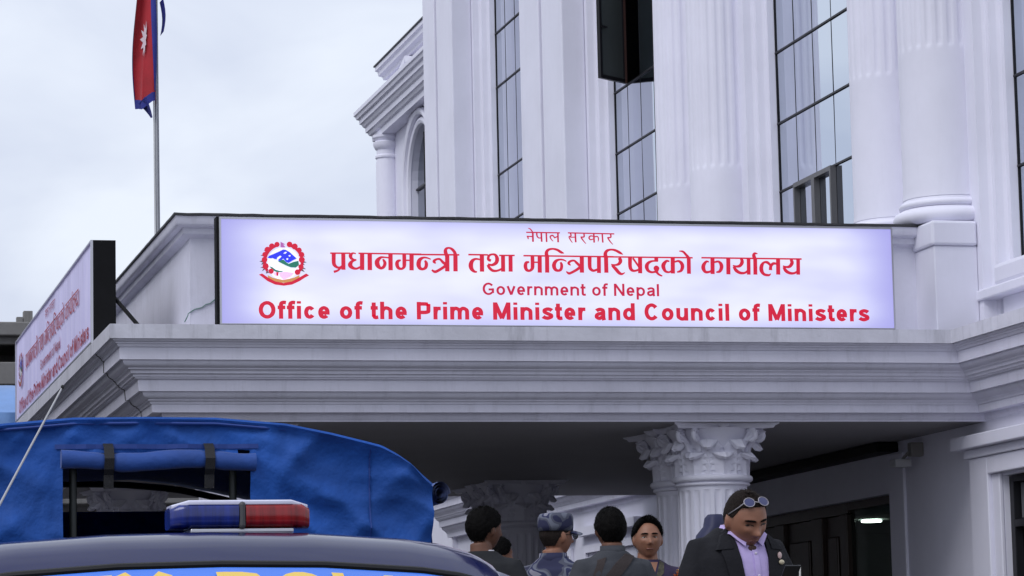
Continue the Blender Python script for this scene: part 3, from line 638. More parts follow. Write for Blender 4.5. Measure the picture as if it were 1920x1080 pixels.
# bold grotesque stroke letters, cap height 1, drawn as centre lines with a constant pen width
def _el(cx, cy, rx, ry, a0, a1, n=22): return [(cx+rx*math.cos(math.radians(a0+(a1-a0)*k/n)), cy+ry*math.sin(math.radians(a0+(a1-a0)*k/n))) for k in range(n+1)]
XH = .735
def letter(ch, w):
    h = w/2; l_ = .075+h
    def bowl(adv): return (l_+(adv-.075-h))/2, (adv-.075-h-l_)/2
    def st(x, y0, y1): return [(x, y0), (x, y1)]
    def arch(x0, x1): return [(x0, XH-h-.30), (x0+.03, XH-h-.10), (x0+(x1-x0)*.35, XH-h+.012), (x0+(x1-x0)*.68, XH-h+.005), (x1-.015, XH-h-.10), (x1, XH-h-.25), (x1, 0)]
    def hook(x0, x1): return [(XH and x0, XH), (x0, h+.25), (x0+.015, h+.10), (x0+(x1-x0)*.32, h-.005), (x0+(x1-x0)*.65, h-.012), (x1-.03, h+.10), (x1, h+.30)]
    if ch == ' ': return [], .39
    if ch in 'il': return ([st(l_, 0, 1)] if ch == 'l' else [st(l_, 0, XH), st(l_, .86, 1.0)]), .388
    if ch == 'O' or ch == 'C' or ch == 'G':
        adv = {'O': 1.087, 'C': 1.008, 'G': 1.087}[ch]; cx, rx = bowl(adv)
        if ch == 'O': return [_el(cx, .5, rx, .515-h, 90, 452, 30)], adv
        g_ = [_el(cx, .5, rx, .515-h, 38, 322 if ch == 'C' else 318, 28)]
        if ch == 'G': g_ += [[(cx+rx*.02, .45), (cx+rx*.96, .45)], [(cx+rx*.96-h*.1, .45+h), (cx+rx*.96-h*.1, .16)]]
        return g_, adv
    if ch in 'oec':
        adv = {'o': .853, 'e': .80, 'c': .777}[ch]; cx, rx = bowl(adv); ry = XH/2+.012-h
        if ch == 'o': return [_el(cx, XH/2, rx, ry, 90, 452, 28)], adv
        if ch == 'c': return [_el(cx, XH/2, rx, ry, 35, 325, 26)], adv
        return [_el(cx, XH/2, rx, ry, 0, 318, 26), [(cx-rx+.02, XH/2-.02), (cx+rx+h*.95, XH/2-.02)]], adv
    if ch == 'f': return [[(.22, 0), (.22, .70), (.235, .84), (.30, 1.01-h*.85), (.40, 1.025-h*.85), (.50, 1.01-h*.85)], [(.03, XH-h*.8), (.46, XH-h*.8)]], .50
    if ch == 't': return [[(.21, .95), (.21, .24), (.225, h+.04), (.30, h*.9-.01), (.46, h)], [(.03, XH-h*.8), (.44, XH-h*.8)]], .48
    if ch in 'nhmr':
        adv = {'n': .853, 'h': .853, 'm': 1.242, 'r': .543}[ch]; x1 = adv-.075-h
        s_ = [st(l_, 0, 1 if ch == 'h' else XH)]
        if ch == 'm': xm = (l_+x1)/2; s_ += [arch(l_, xm), arch(xm, x1)]
        elif ch == 'r': s_ += [[(l_, XH-h-.30), (l_+.03, XH-h-.12), (l_+.12, XH-h), (adv-.04, XH-h+.01)]]
        else: s_ += [arch(l_, x1)]
        return s_, adv
    if ch == 'u': x1 = .853-.075-h; return [hook(l_, x1), st(x1, 0, XH)], .853
    if ch in 'dpa':
        adv = .853 if ch != 'a' else .79; cx, rx = bowl(adv); x1 = adv-.075-h; ry = XH/2+.01-h
        if ch == 'd': return [_el(cx, XH/2, rx, ry, 0, 360, 26), st(x1, 0, 1)], adv
        if ch == 'p': return [_el(cx, XH/2, rx, ry, 0, 360, 26), st(l_, -.285, XH)], adv
        return [[(l_+.0, XH-.20), (l_+.06, XH-h-.03), (cx, XH-h+.01), (x1-.07, XH-h-.02), (x1-.01, XH-h-.13), (x1-.01, .18), (x1+.03, 0)],
                [(x1-.01, .42), (cx+.03, .385), (l_+.05, .33), (l_-.005, .21), (l_+.06, h+.02), (cx-.03, h-.01), (x1-.10, h+.06), (x1-.01, .25)]], adv
    if ch == 's': return [[(.70-h*.6, XH-.20), (.62-h*.5, XH-h-.02), (.39, XH-h+.012), (.075+h+.03, XH-h-.05), (.075+h+.03, XH*.62), (.39, XH*.5), (.70-h, XH*.38), (.70-h, h+.06), (.39, h-.012), (.075+h, h+.03), (.055+h*.6, .21)]], .777
    if ch == 'P': return [st(l_, 0, 1), [(l_, 1-h), (.55, 1-h), (.72, 1-h-.02), (.86-h, .86), (.86-h, .57), (.72, .42+h*.2), (.55, .40), (l_, .40)]], .932
    if ch == 'M': x1 = 1.163-.075-h; return [st(l_, 0, 1), st(x1, 0, 1), [(l_+h*.1, 1-h*.3), ((l_+x1)/2, h*.6)], [(x1-h*.1, 1-h*.3), ((l_+x1)/2, h*.6)]], 1.163
    if ch == 'N': x1 = 1.008-.075-h; return [st(l_, 0, 1), st(x1, 0, 1), [(l_+h*.1, 1-h*.4), (x1-h*.1, h*.4)]], 1.008
    if ch == 'v': return [[(.02+h, XH), (.39, h*.4)], [(.757-h, XH), (.39, h*.4)]], .777
    return [], .4
def text_on(panel, txt, left, right, cap_px, w, m, parent, name='letter'):
    """one part per letter, laid along the base line from left to right (photo pixels)"""
    (ul, vl), (ur, vr) = uv(*left), uv(*right); hh = cap_px/199.0
    G = [letter(c, w) for c in txt]; tot = sum(g_[1] for g_ in G)+.015*len(txt)-.15; x = -.075
    for c, (sts, adv) in zip(txt, G):
        mb = MB(); dots = []
        for j, s_ in enumerate(sts):
            P = s_ if len(s_) in (2,) or len(s_) > 18 else [q[:2] for q in catmull(s_, 5)]
            P = [np.array(p, float) for p in P]; row = []
            for i, p in enumerate(P):
                closed = len(P) > 24 and np.linalg.norm(P[0]-P[-1]) < .08
                t_ = P[min(i+1, len(P)-1)]-P[max(i-1, 0)] if not closed else P[(i+1) % (len(P)-1)]-P[(i-1) % (len(P)-1)]
                t_ = t_/(np.linalg.norm(t_)+1e-9); nn = np.array((-t_[1], t_[0]))
                pw = w*(.5 if abs(t_[0]) < .75 else .44)
                r_ = []
                for q in (p+nn*pw, p-nn*pw):
                    tt = (x+q[0])/tot
                    r_.append(panel.to3((ul+(ur-ul)*tt)*ASP, vl+(vr-vl)*tt+q[1]*hh, .003+.0003*j))
                row.append(r_)
            mb.grid(row)
        if sts: part(name, mb, m, parent)
        x += adv+.015
def emblem(panel, parent, mats, sh=(0, 0)):
    def e(px, py): return uv(470+px/9.815, 440+py/9.815)
    def P(l): return [(e(*p)[0]*ASP, e(*p)[1]) for p in l]
    def disc(cx, cy, r, n=10, sq=1.0): return [(cx+r*math.cos(k*2*PI/n), cy+r*sq*math.sin(k*2*PI/n)) for k in range(n)]
    k = [0.0045]
    def pc(name, polys, m):
        mb = MB()
        for pl in polys:
            k[0] += 0.00025; panel.poly(mb, P(pl), k[0])
        o = part(name, mb, m, parent)
        if len(polys) > 1: o['kind'] = 'stuff'
        return o
    pc('emblem_disc', [disc(605, 530, 300, 28)], mats['white'])
    pc('emblem_leaves', [[(x, y), (x2, y2), (x3, y3)] for x, y, x2, y2, x3, y3 in
        [(240, 290, 300, 250, 320, 300), (180, 380, 260, 350, 250, 400), (160, 490, 240, 460, 230, 510), (190, 550, 230, 500, 260, 540), (180, 605, 260, 570, 250, 620), (205, 675, 250, 600, 280, 630), (280, 715, 300, 640, 340, 700),
         (955, 300, 890, 260, 880, 320), (1005, 400, 930, 350, 930, 410), (1035, 510, 950, 470, 960, 520), (1000, 560, 950, 500, 935, 550), (1025, 635, 940, 580, 940, 630), (1000, 690, 940, 610, 920, 660), (900, 715, 890, 640, 860, 690)]], mats['leaf'])
    for sgn in (-1, 1):
        aa = [math.radians(90+sgn*d_) for d_ in range(16, 128, 7)]
        pc('emblem_wreath', [[(605+r*math.cos(a_), 500-r*.94*math.sin(a_)) for r, seq in ((372, aa), (318, aa[::-1])) for a_ in seq]], mats['dkred'])
    pc('emblem_mountain', [[(312, 425), (345, 385), (430, 350), (520, 310), (600, 272), (650, 280), (720, 320), (790, 385), (850, 437), (780, 470), (700, 520), (650, 500), (600, 440), (540, 490), (470, 450), (400, 445)]], mats['blue'])
    pc('emblem_snow', [[(480, 450), (490, 420), (540, 385), (570, 400), (530, 440), (495, 470)], [(600, 345), (640, 315), (670, 320), (640, 350)], [(695, 385), (730, 370), (735, 395), (710, 405)], [(655, 440), (690, 430), (690, 460), (665, 465)], [(330, 460), (400, 430), (445, 450), (360, 480)]], mats['white'])
    pc('emblem_hills', [[(500, 490), (600, 455), (660, 510), (700, 535), (790, 500), (880, 480), (890, 560), (830, 605), (740, 600), (660, 570), (580, 530)], [(345, 580), (400, 600), (460, 645), (540, 670), (615, 670), (560, 690), (470, 685), (400, 650)]], mats['green'])
    pc('emblem_hands', [[(520, 700), (640, 680), (800, 705), (740, 770), (610, 830), (540, 770)], [(415, 700), (470, 690), (500, 760), (440, 750)]], mats['pink'])
    fl = [(485, 180), (390, 212), (310, 278), (262, 365), (255, 460), (275, 578), (375, 672), (715, 180), (810, 218), (890, 285), (935, 368), (940, 462), (925, 592), (862, 690)]
    pc('emblem_flowers', [disc(x, y, 50 + (i % 3)*4, 9) for i, (x, y) in enumerate(fl)] + [[(470, 690), (515, 690), (505, 755), (475, 755)]], mats['red'])
    up = [(310, 745), (400, 790), (500, 815), (600, 832), (700, 815), (800, 790), (895, 745)]; lo = [(900, 800), (800, 850), (700, 880), (600, 885), (500, 880), (400, 850), (320, 800)]
    pc('emblem_base', [up+lo], mats['ochre'])
    up = [(150, 735), (210, 715), (320, 790), (450, 860), (600, 890), (760, 860), (890, 790), (1020, 715), (1075, 750)]; lo = [(1000, 790), (900, 855), (760, 920), (610, 940), (450, 920), (310, 855), (200, 770)]
    pc('emblem_ribbon', [up+lo], mats['red'])
    pc('emblem_flag', [[(548, 130), (640, 180), (600, 185), (640, 235), (548, 235)]], mats['purple'])

def sign_mats(tag_, lit):
    def mk(n, c, e): return mat('%s_%s' % (tag_, n), c, .45, emit=e if lit else None, estr=1.0 if lit else 0)
    g_ = 1.0
    return dict(red=mk('red_vinyl', (.42, .012, .03), (.42, .003, .028)), white=mk('white_vinyl', (.75, .75, .8), (.62, .64, .78)), leaf=mk('leaf_vinyl', (.10, .06, .08), (.10, .06, .08)),
                blue=mk('blue_vinyl', (.02, .03, .5), (.02, .03, .62)), green=mk('green_vinyl', (.02, .14, .10), (.01, .12, .08)), pink=mk('pink_vinyl', (.6, .4, .6), (.62, .40, .66)),
                ochre=mk('ochre_vinyl', (.4, .2, .07), (.42, .19, .06)), purple=mk('purple_vinyl', (.3, .1, .3), (.3, .08, .28)), dkred=mk('dark_red_vinyl', (.36, .01, .04), (.38, .004, .035)))
# backlit sheet: uneven tube light and dimmer, bluer edges are painted into its emission
lm = bpy.data.materials.new('backlit_sign_sheet'); lm.use_nodes = True
n = lm.node_tree.nodes; l = lm.node_tree.links; b = n['Principled BSDF']
t = n.new('ShaderNodeTexCoord'); sx = n.new('ShaderNodeSeparateXYZ'); l.new(t.outputs['Object'], sx.inputs[0])
def MN(op, a, b_=None, **k):
    q = n.new('ShaderNodeMath'); q.operation = op
    for i, v in enumerate((a, b_)):
        if v is None: continue
        if isinstance(v, (int, float)): q.inputs[i].default_value = v
        else: l.new(v, q.inputs[i])
    return q.outputs[0]
def edge(o, lo, hi, wd):   # 0 at the edge, 1 inside
    a = n.new('ShaderNodeMapRange'); a.interpolation_type = 'SMOOTHSTEP'; a.inputs['From Min'].default_value = lo; a.inputs['From Max'].default_value = lo+wd; l.new(o, a.inputs['Value'])
    c = n.new('ShaderNodeMapRange'); c.interpolation_type = 'SMOOTHSTEP'; c.inputs['From Min'].default_value = hi; c.inputs['From Max'].default_value = hi-wd; l.new(o, c.inputs['Value'])
    return MN('MULTIPLY', a.outputs[0], c.outputs[0])
hxs = (UX1-UX0)/2
ee = MN('MULTIPLY', edge(sx.outputs['X'], -hxs-.12, hxs+.12, .85), edge(sx.outputs['Z'], -.14, 1.24, .34))
nz1 = n.new('ShaderNodeTexNoise'); nz1.inputs['Scale'].default_value = 1.0; nz1.inputs['Detail'].default_value = 2
mpp = n.new('ShaderNodeMapping'); mpp.inputs['Scale'].default_value = (.9, 1, 2.6); l.new(t.outputs['Object'], mpp.inputs['Vector']); l.new(mpp.outputs[0], nz1.inputs['Vector'])
mrr = n.new('ShaderNodeMapRange'); mrr.inputs['From Min'].default_value = .3; mrr.inputs['From Max'].default_value = .7; mrr.inputs['To Min'].default_value = .55; mrr.inputs['To Max'].default_value = 1.0; l.new(nz1.outputs['Fac'], mrr.inputs['Value'])
fac = MN('MULTIPLY', ee, mrr.outputs[0])
cr = n.new('ShaderNodeValToRGB'); cr.color_ramp.elements[0].color = (.36, .35, .80, 1); cr.color_ramp.elements[1].color = (.86, .88, 1.0, 1)
el = cr.color_ramp.elements.new(.45); el.color = (.62, .63, .96, 1)
l.new(fac, cr.inputs['Fac']); l.new(cr.outputs[0], b.inputs['Emission Color']); b.inputs['Emission Strength'].default_value = .97
b.inputs['Base Color'].default_value = (.10, .10, .11, 1); b.inputs['Roughness'].default_value = .4
# front sign
fs = thing('lightbox_sign', 'large lit sign with red writing standing on the front edge of the canopy', 'sign', ((UX0+UX1)/2, Y0+.1, ZS))
zl = ZS+.003
part('sign_box', MB().box(UX0-.045, UX1+.02, Y0+.035, Y0+.20, zl, VZ1+.03), M_black, fs)
part('sign_face', MB().box(UX0, UX1, Y0+.012, Y0+.034, VZ0+.012, VZ1), lm, fs)
for bx in ((UX0-.02, UX1+.015, Y0+.002, Y0+.033, zl+.002, VZ0+.0115), (UX0-.02, UX1+.015, Y0+.004, Y0+.033, VZ1+.001, VZ1+.022), (UX0-.02, UX0-.001, Y0+.003, Y0+.033, VZ0+.012, VZ1), (UX1+.001, UX1+.018, Y0+.003, Y0+.033, VZ0+.012, VZ1)):
    part('sign_frame', MB().box(*bx), M_alu, fs)
HV = VZ1-VZ0
pn = Panel(lambda a, v, l: (UX0+a*HV, Y0+.012-l, VZ0+v*HV))
sm = sign_mats('lit', True)
part('lettering', pn.strips(ST[:NBIG]), sm['red'], fs)
part('lettering', pn.strips(ST[NBIG:]), sm['dkred'], fs)
text_on(pn, 'Government of Nepal', (905.5, 552.8), (1238, 555.3), 23.8, .185, sm['dkred'], fs)
text_on(pn, 'Office of the Prime Minister and Council of Ministers', (485.5, 597.2), (1631, 602.6), 33.4, .235, sm['red'], fs)
emblem(pn, fs, sm)
# side sign on the left edge
LY0, LY1 = 32.75, 42.45
lsn = thing('side_sign', 'sign of creased sheet, faint glow added, with red writing along the left edge of the canopy', 'sign', (X0+.1, 37.6, ZS))
part('sign_box', MB().box(X0+.022, X0+.265, LY0, LY1, zl, ZS+1.115), M_black, lsn)
M_flex = mat('creased_sheet_added_glow', (.62, .59, .84), .5, var=.22, vscale=1.6, bump=.6, bscale=2.5, vstretch=(1, 1.6, .3), emit=(.52, .50, .88), estr=.20)  # faint emission added in place of sky light on the unlit sheet
rows = []
for i in range(98):
    y = LY1-.03-(LY1-LY0-.06)*i/97
    rows.append([(X0+.0185-.002*math.sin(y*5)*math.sin(z*3+y)-.003*noise.noise(Vector((y*2.5, z*.8, 0))), y, ZS+.02+z*1.085) for z in [k/10 for k in range(11)]])
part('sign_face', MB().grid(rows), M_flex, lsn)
for bx in ((LY0, LY1, ZS+.003, ZS+.022), (LY0, LY1, ZS+1.10, ZS+1.116), (LY0, LY0+.03, ZS+.022, ZS+1.10), (LY1-.03, LY1, ZS+.022, ZS+1.10)):
    part('sign_frame', MB().box(X0-.004, X0+.0215, *bx), M_alu, lsn)
sc_l = (LY1-LY0)/(ASP)
pl = Panel(lambda a, v, l: (X0+.011-l, LY1-a*sc_l, ZS+.01+v*1.09))
sml = sign_mats('plain', False)
part('lettering', pl.strips(ST[:NBIG]), sml['red'], lsn)
part('lettering', pl.strips(ST[NBIG:]), sml['dkred'], lsn)
text_on(pl, 'Government of Nepal', (905.5, 552.8), (1238, 555.3), 23.8, .185, sml['dkred'], lsn)
text_on(pl, 'Office of the Prime Minister and Council of Ministers', (485.5, 597.2), (1631, 602.6), 33.4, .235, sml['red'], lsn)
emblem(pl, lsn, sml)
part('strut', MB().tube([(X0+.24, 32.9, 5.58), (4.08, 32.3, ZS+.01)], .022, 6), M_black, lsn)
part('strut', MB().tube([(X0+.24, 41.5, 5.5), (4.2, 41.2, ZS+.01)], .022, 6), M_black, lsn)

# ------------------------------------------------------------------ flag and pole on the canopy roof
FX, FY = 4.80, 37.0
pole = thing('flagpole', 'thin grey flagpole rising from the canopy roof', 'flagpole', (FX, FY, ZS+.05))
lean = -.004
part('pole', MB().tube([(FX, FY, ZS+.05), (FX+lean*6, FY, 11.0)], .028, 12), mat('galvanised_steel', (.36, .37, .40), .4, metallic=.6, var=.1), pole, True)
part('base_plate', MB().bbox(FX-.1, FX+.1, FY-.1, FY+.1, ZS+.05, ZS+.07, .004), M_alu, pole)
part('halyard', MB().tube([(FX-.045, FY-.02, 6.4), (FX-.05, FY-.02, 8), (FX-.04+lean*5, FY-.01, 10.9)], .006, 5), mat('white_rope', (.6, .6, .6), .8), pole)
part('cleat_knot', MB().tube([(FX-.055, FY-.03, 6.50+.02*k) if k % 2 else (FX-.025, FY-.03, 6.50+.02*k) for k in range(7)], .014, 6), mat('tan_rope', (.42, .28, .12), .8), pole)
# drooping flag: folded crimson cloth, blue border, white sun
fo = thing('flag', 'crimson flag with blue border and white sun hanging limp on the pole', 'flag', (FX-.1, FY, 8.4))
M_crim = mat('crimson_cloth', (.40, .007, .018), .75, var=.2, vscale=4, sheen=.2)
M_fblue = mat('flag_blue_cloth', (.015, .025, .25), .75, var=.2, vscale=4, sheen=.2)
M_fwh = mat('flag_white_cloth', (.66, .54, .60), .75, var=.1)
def fpt(u, v):      # u 0 at pole .. 1 free edge, v 0 bottom .. 1 top
    z = 8.50+v*2.2
    wd = .245-.03*v + .022*math.sin(v*7)
    x = FX-.035-wd*u + .02*math.sin(u*9+v*5)
    y = FY-.06-.10*math.sin(u*PI*1.7+v*1.6)*(.4+.6*u)-.03*math.sin(u*11+v*3)
    z += -.10*u*(1-v) + .03*math.sin(u*8)
    return (x, y, z)
us = [k/36 for k in range(37)]; vs_ = [k/60 for k in range(61)]
part('cloth', MB().grid([[fpt(u, v) for v in vs_] for u in us]), M_crim, fo, 'all')
def fstrip(name, u0, u1, v0, v1, m, off=.006, nu=8, nv=60):
    g_ = MB().grid([[(lambda p: (p[0], p[1]-off, p[2]))(fpt(u0+(u1-u0)*i/nu, v0+(v1-v0)*j/nv)) for j in range(nv+1)] for i in range(nu+1)])
    return part(name, g_, m, fo, 'all')
fstrip('border', 0, .17, .05, 1, M_fblue); fstrip('border', 0, 1, -.005, .045, M_fblue, .008); fstrip('border', .97, 1, .045, .5, M_fblue, .007)
tail = MB().grid([[(FX-.03-.225*(.55+.45*u)*(1-.25*t)+.05*t, FY-.07-.05*math.sin(u*6+t*3), 8.56-.26*t-.10*u*(1-t)) for u in [k/8*(1-.8*t) for k in range(9)]] for t in [k/8 for k in range(9)]])
part('hem_tail', tail, M_fblue, fo, 'all')
tl2 = MB().grid([[(FX+.03+.03*math.sin(t*3)+.04*u, FY-.02-.03*u, 9.75-.42*t+.05*u) for u in (0, .5, 1)] for t in [k/6 for k in range(7)]])
part('cloth_fold', tl2, M_fblue, fo, 'all')
sun_pts = [(.56+(.21 if k % 2 == 0 else .12)*math.cos(k*PI/12), .38+(.105 if k % 2 == 0 else .062)*math.sin(k*PI/12)) for k in range(24)]
mb = MB(); ctr = fpt(.56, .38)
off = lambda p: (p[0], p[1]-.03, p[2])
rings_ = [[off(fpt(.56+(u-.56)*s, .38+(v-.38)*s)) for u, v in sun_pts] for s in (.02, .3, .6, 1.0)]
mb.grid(rings_, closev=True)
part('sun_emblem', mb, M_fwh, fo)

# ------------------------------------------------------------------ small wires, crack line
gw = [onY(x, y, Y0+.945) for x, y in ((346, 604), (352, 592), (353, 588), (365, 580), (378, 577), (386, 571), (394, 569), (405, 560), (416, 556))]
solo('green_wire', MB().tube([tuple(p) for p in gw], .006, 5), mat('green_wire_skin', (.10, .20, .18), .6), 'thin green wire wandering up the parapet left of the lit sign', 'wire', tuple(gw[0]))
cw_ = [(X0+d-.012, 32.35+.25*math.sin(d*9)*.2-d*.28+.12, z) for d, z in PROF[2:-5]]  # thin tube added to draw the crack down the side mouldings
solo('crack_line', MB().tube(cw_, .0045, 5), M_black, 'thin black crack line running down the side mouldings under the side sign', 'cable', (X0, 32.4, 4.2))

# ------------------------------------------------------------------ unfinished concrete building far left, tarpaulin shelter
cb = thing('concrete_building', 'unfinished grey concrete building far behind the side sign', 'building', (5, 76, 0))
for z0, z1, x1 in ((10.0, 10.33, 11.0), (8.80, 9.35, 11.0), (5.9, 6.2, 11), (3.0, 3.3, 11)): part('floor_slab', MB().bbox(-6, x1, 74.6, 82, z0, z1, .03), M_conc, cb)
part('unseen_shade_block', MB().bbox(-20, -3.5, 27, 84, 0.0, 9.0, .05), M_conc, cb)  # unseen block, added to shade the canopy's left side and underside
part('roof_beam', MB().bbox(-6, 11, 74.9, 75.2, 9.82, 9.997, .02), M_conc, cb)
for x in (-5, -1, 3, 6.9, 10.5): part('pillar', MB().bbox(x-.2, x+.2, 75.0, 75.4, 0, 10.0, .02), M_conc, cb)
part('pillar_stub', MB().bbox(6.42, 6.64, 75.0, 75.3, 10.332, 10.65, .01), M_conc, cb)
part('pillar_stub', MB().bbox(6.25, 6.40, 75.0, 75.2, 10.332, 10.5, .01), M_conc, cb)
part('back_wall', MB().box(-6, 11, 79, 79.2, 0, 9.99), M_conc, cb)
part('infill_wall', MB().box(-5.9, 10.9, 75.45, 75.6, 0, 8.79), M_conc, cb)
tp = thing('tarpaulin_shelter', 'pale blue tarpaulin shelter behind the left end of the side sign', 'tarpaulin', (3.2, 52, 0))
M_tarp = mat('pale_blue_tarpaulin', (.16, .30, .60), .45, var=.15, vscale=2, bump=.5, bscale=5)
rows = [[(1.2+4.0*i/40, 50+3*j/12, 6.50+.10*math.sin(i*.14+.6)-.13*abs(j-5)**1.3*.5+.10*noise.noise(Vector((i*.16+j*.30, j*.12, 2)))) for j in range(13)] for i in range(41)]
part('sheet', MB().grid(rows), M_tarp, tp, 'all')
rows = [[(1.2+4.0*i/60, 49.98+.06*math.sin(i*.7+z*.5)+.05*noise.noise(Vector((i*.2, z, 3))), rows[min(40, int(i*40/60))][0][2]-z*.9) for z in [k/10 for k in range(11)]] for i in range(61)]
part('valance', MB().grid(rows), M_tarp, tp, 'all')
for x in (1.3, 5.1):
    for y in (50.1, 52.9): part('post', MB().tube([(x, y, 0), (x, y, 5.6)], .04, 8), M_alu, tp)
part('rail', MB().tube([(1.2, 50, 5.66), (5.2, 50, 5.68)], .025, 8), mat('white_rail', (.7, .7, .72), .4), tp)

# ------------------------------------------------------------------ police truck, parked parallel to the facade, nose to the camera
TX = 1.105
M_navy = mat('navy_car_paint', (.007, .010, .065), .16, coat=.45, spec=.4, var=.1, vscale=3)
M_carblk = mat('black_rubber_trim', (.01, .01, .011), .55, spec=.3)
M_canvas = mat('blue_canvas', (.010, .080, .36), .7, var=.28, vscale=4, bump=.3, bscale=70, sheen=.1, spec=.3)
M_canvas2 = mat('blue_canvas_roll', (.006, .055, .27), .7, var=.25, vscale=9, bump=.4, bscale=30, sheen=.2)
M_strap = mat('black_webbing', (.012, .012, .014), .8, bump=.3, bscale=300)
tk = thing('police_truck', 'dark blue police truck with light bar and blue canvas canopy over its bed', 'truck', (TX, 8.3, 0))
def roof_drop(x):
    x = abs(x); T = [(0, 0), (.25, .004), (.5, .020), (.6, .034), (.66, .05), (.71, .072), (.74, .095), (.755, .13)]
    for (a, da), (b, db) in zip(T, T[1:]):
        if x <= b: return da+(db-da)*(x-a)/(b-a)
    return .13
def roof_pt(x, t):          # t 0 front edge .. 1 back
    y = 7.42+1.02*t+.06*(x/.75)**2*(1-t)
    prof = .086*(1-(1-min(1, t/.42))**5) - .03*max(0, t-.55)**2/.2
    return (TX+x, y, 1.616+prof-roof_drop(x))
xs = [-.755+1.51*k/48 for k in range(49)]
part('roof', MB().grid([[roof_pt(x, t/24) for t in range(25)] for x in xs]), M_navy, tk, 'all')
def ws_pt(x, t):            # windscreen: t 0 top .. 1 bottom
    return (TX+x*(1+.06*t), 7.40-.80*t+.06*(x/.75)**2+.05*math.sin(t*PI)*-.6, 1.604-.50*t-roof_drop(x)*(1-t)*1.0)
ws = part('windscreen', MB().grid([[ws_pt(x, t/16) for t in range(17)] for x in xs[2:-2]]), M_darkglass, tk, 'all')
part('roof_seal', MB().tube([(lambda p: (p[0], p[1]-.004, p[2]+.004))(ws_pt(x, 0)) for x in xs[1:-1]], .010, 8), M_carblk, tk, True)
bn = part('windscreen_banner', MB().grid([[(lambda p: (p[0], p[1]-.006, p[2]+.004))(ws_pt(x, .015+.22*t/6)) for t in range(7)] for x in xs[3:-3]]), mat('bright_blue_film', (.02, .16, .72), .3, coat=.5, var=.05), tk, 'all')
class WS:
    to3 = staticmethod(lambda a, v, l: None)
# banner lettering follows the top edge of the glass
M_yel = mat('yellow_film', (.75, .52, .10), .4)
xx = -.50
def big_letter(pl, x0, wd, m):
    mb = MB()
    for j, s_ in enumerate(pl):
        P = [np.array(p, float) for p in s_]; row = []
        for i, p in enumerate(P):
            t_ = P[min(i+1, len(P)-1)]-P[max(i-1, 0)]; t_ = t_/(np.linalg.norm(t_)+1e-9); nn = np.array((-t_[1], t_[0]))
            r_ = []
            for q in (p+nn*.13, p-nn*.13):
                w_ = ws_pt(x0+q[0]*wd, .045+.16*(1-q[1])); r_.append((w_[0], w_[1]-.010-.0005*j, w_[2]+.007))
            row.append(r_)
        mb.grid(row)
    part('banner_letter', mb, m, bn)
LT = {'C': [_el(.5, .5, .40, .40, 40, 320, 14)], 'I': [[(.5, 0), (.5, .25), (.5, .5), (.5, 1)]], 'T': [[(0, .87), (.5, .87), (1, .87)], [(.5, 0), (.5, .5), (.5, .9)]], 'Y': [[(.12, 1), (.5, .45), (.5, .4)], [(.88, 1), (.5, .45), (.5, .4)], [(.5, .45), (.5, .2), (.5, 0)]],
      'P': [[(.14, 0), (.14, .5), (.14, 1)], [(.14, .87), (.5, .87), (.72, .84), (.82, .68), (.72, .5), (.5, .45), (.14, .45)]], 'O': [_el(.5, .5, .38, .38, 0, 360, 18)], 'L': [[(.14, 0), (.14, .5), (.14, 1)], [(.14, .13), (.5, .13), (.9, .13)]], 'E': [[(.14, 0), (.14, .5), (.14, 1)], [(.14, .13), (.5, .13), (.85, .13)], [(.14, .5), (.5, .5), (.8, .5)], [(.14, .87), (.5, .87), (.85, .87)]]}
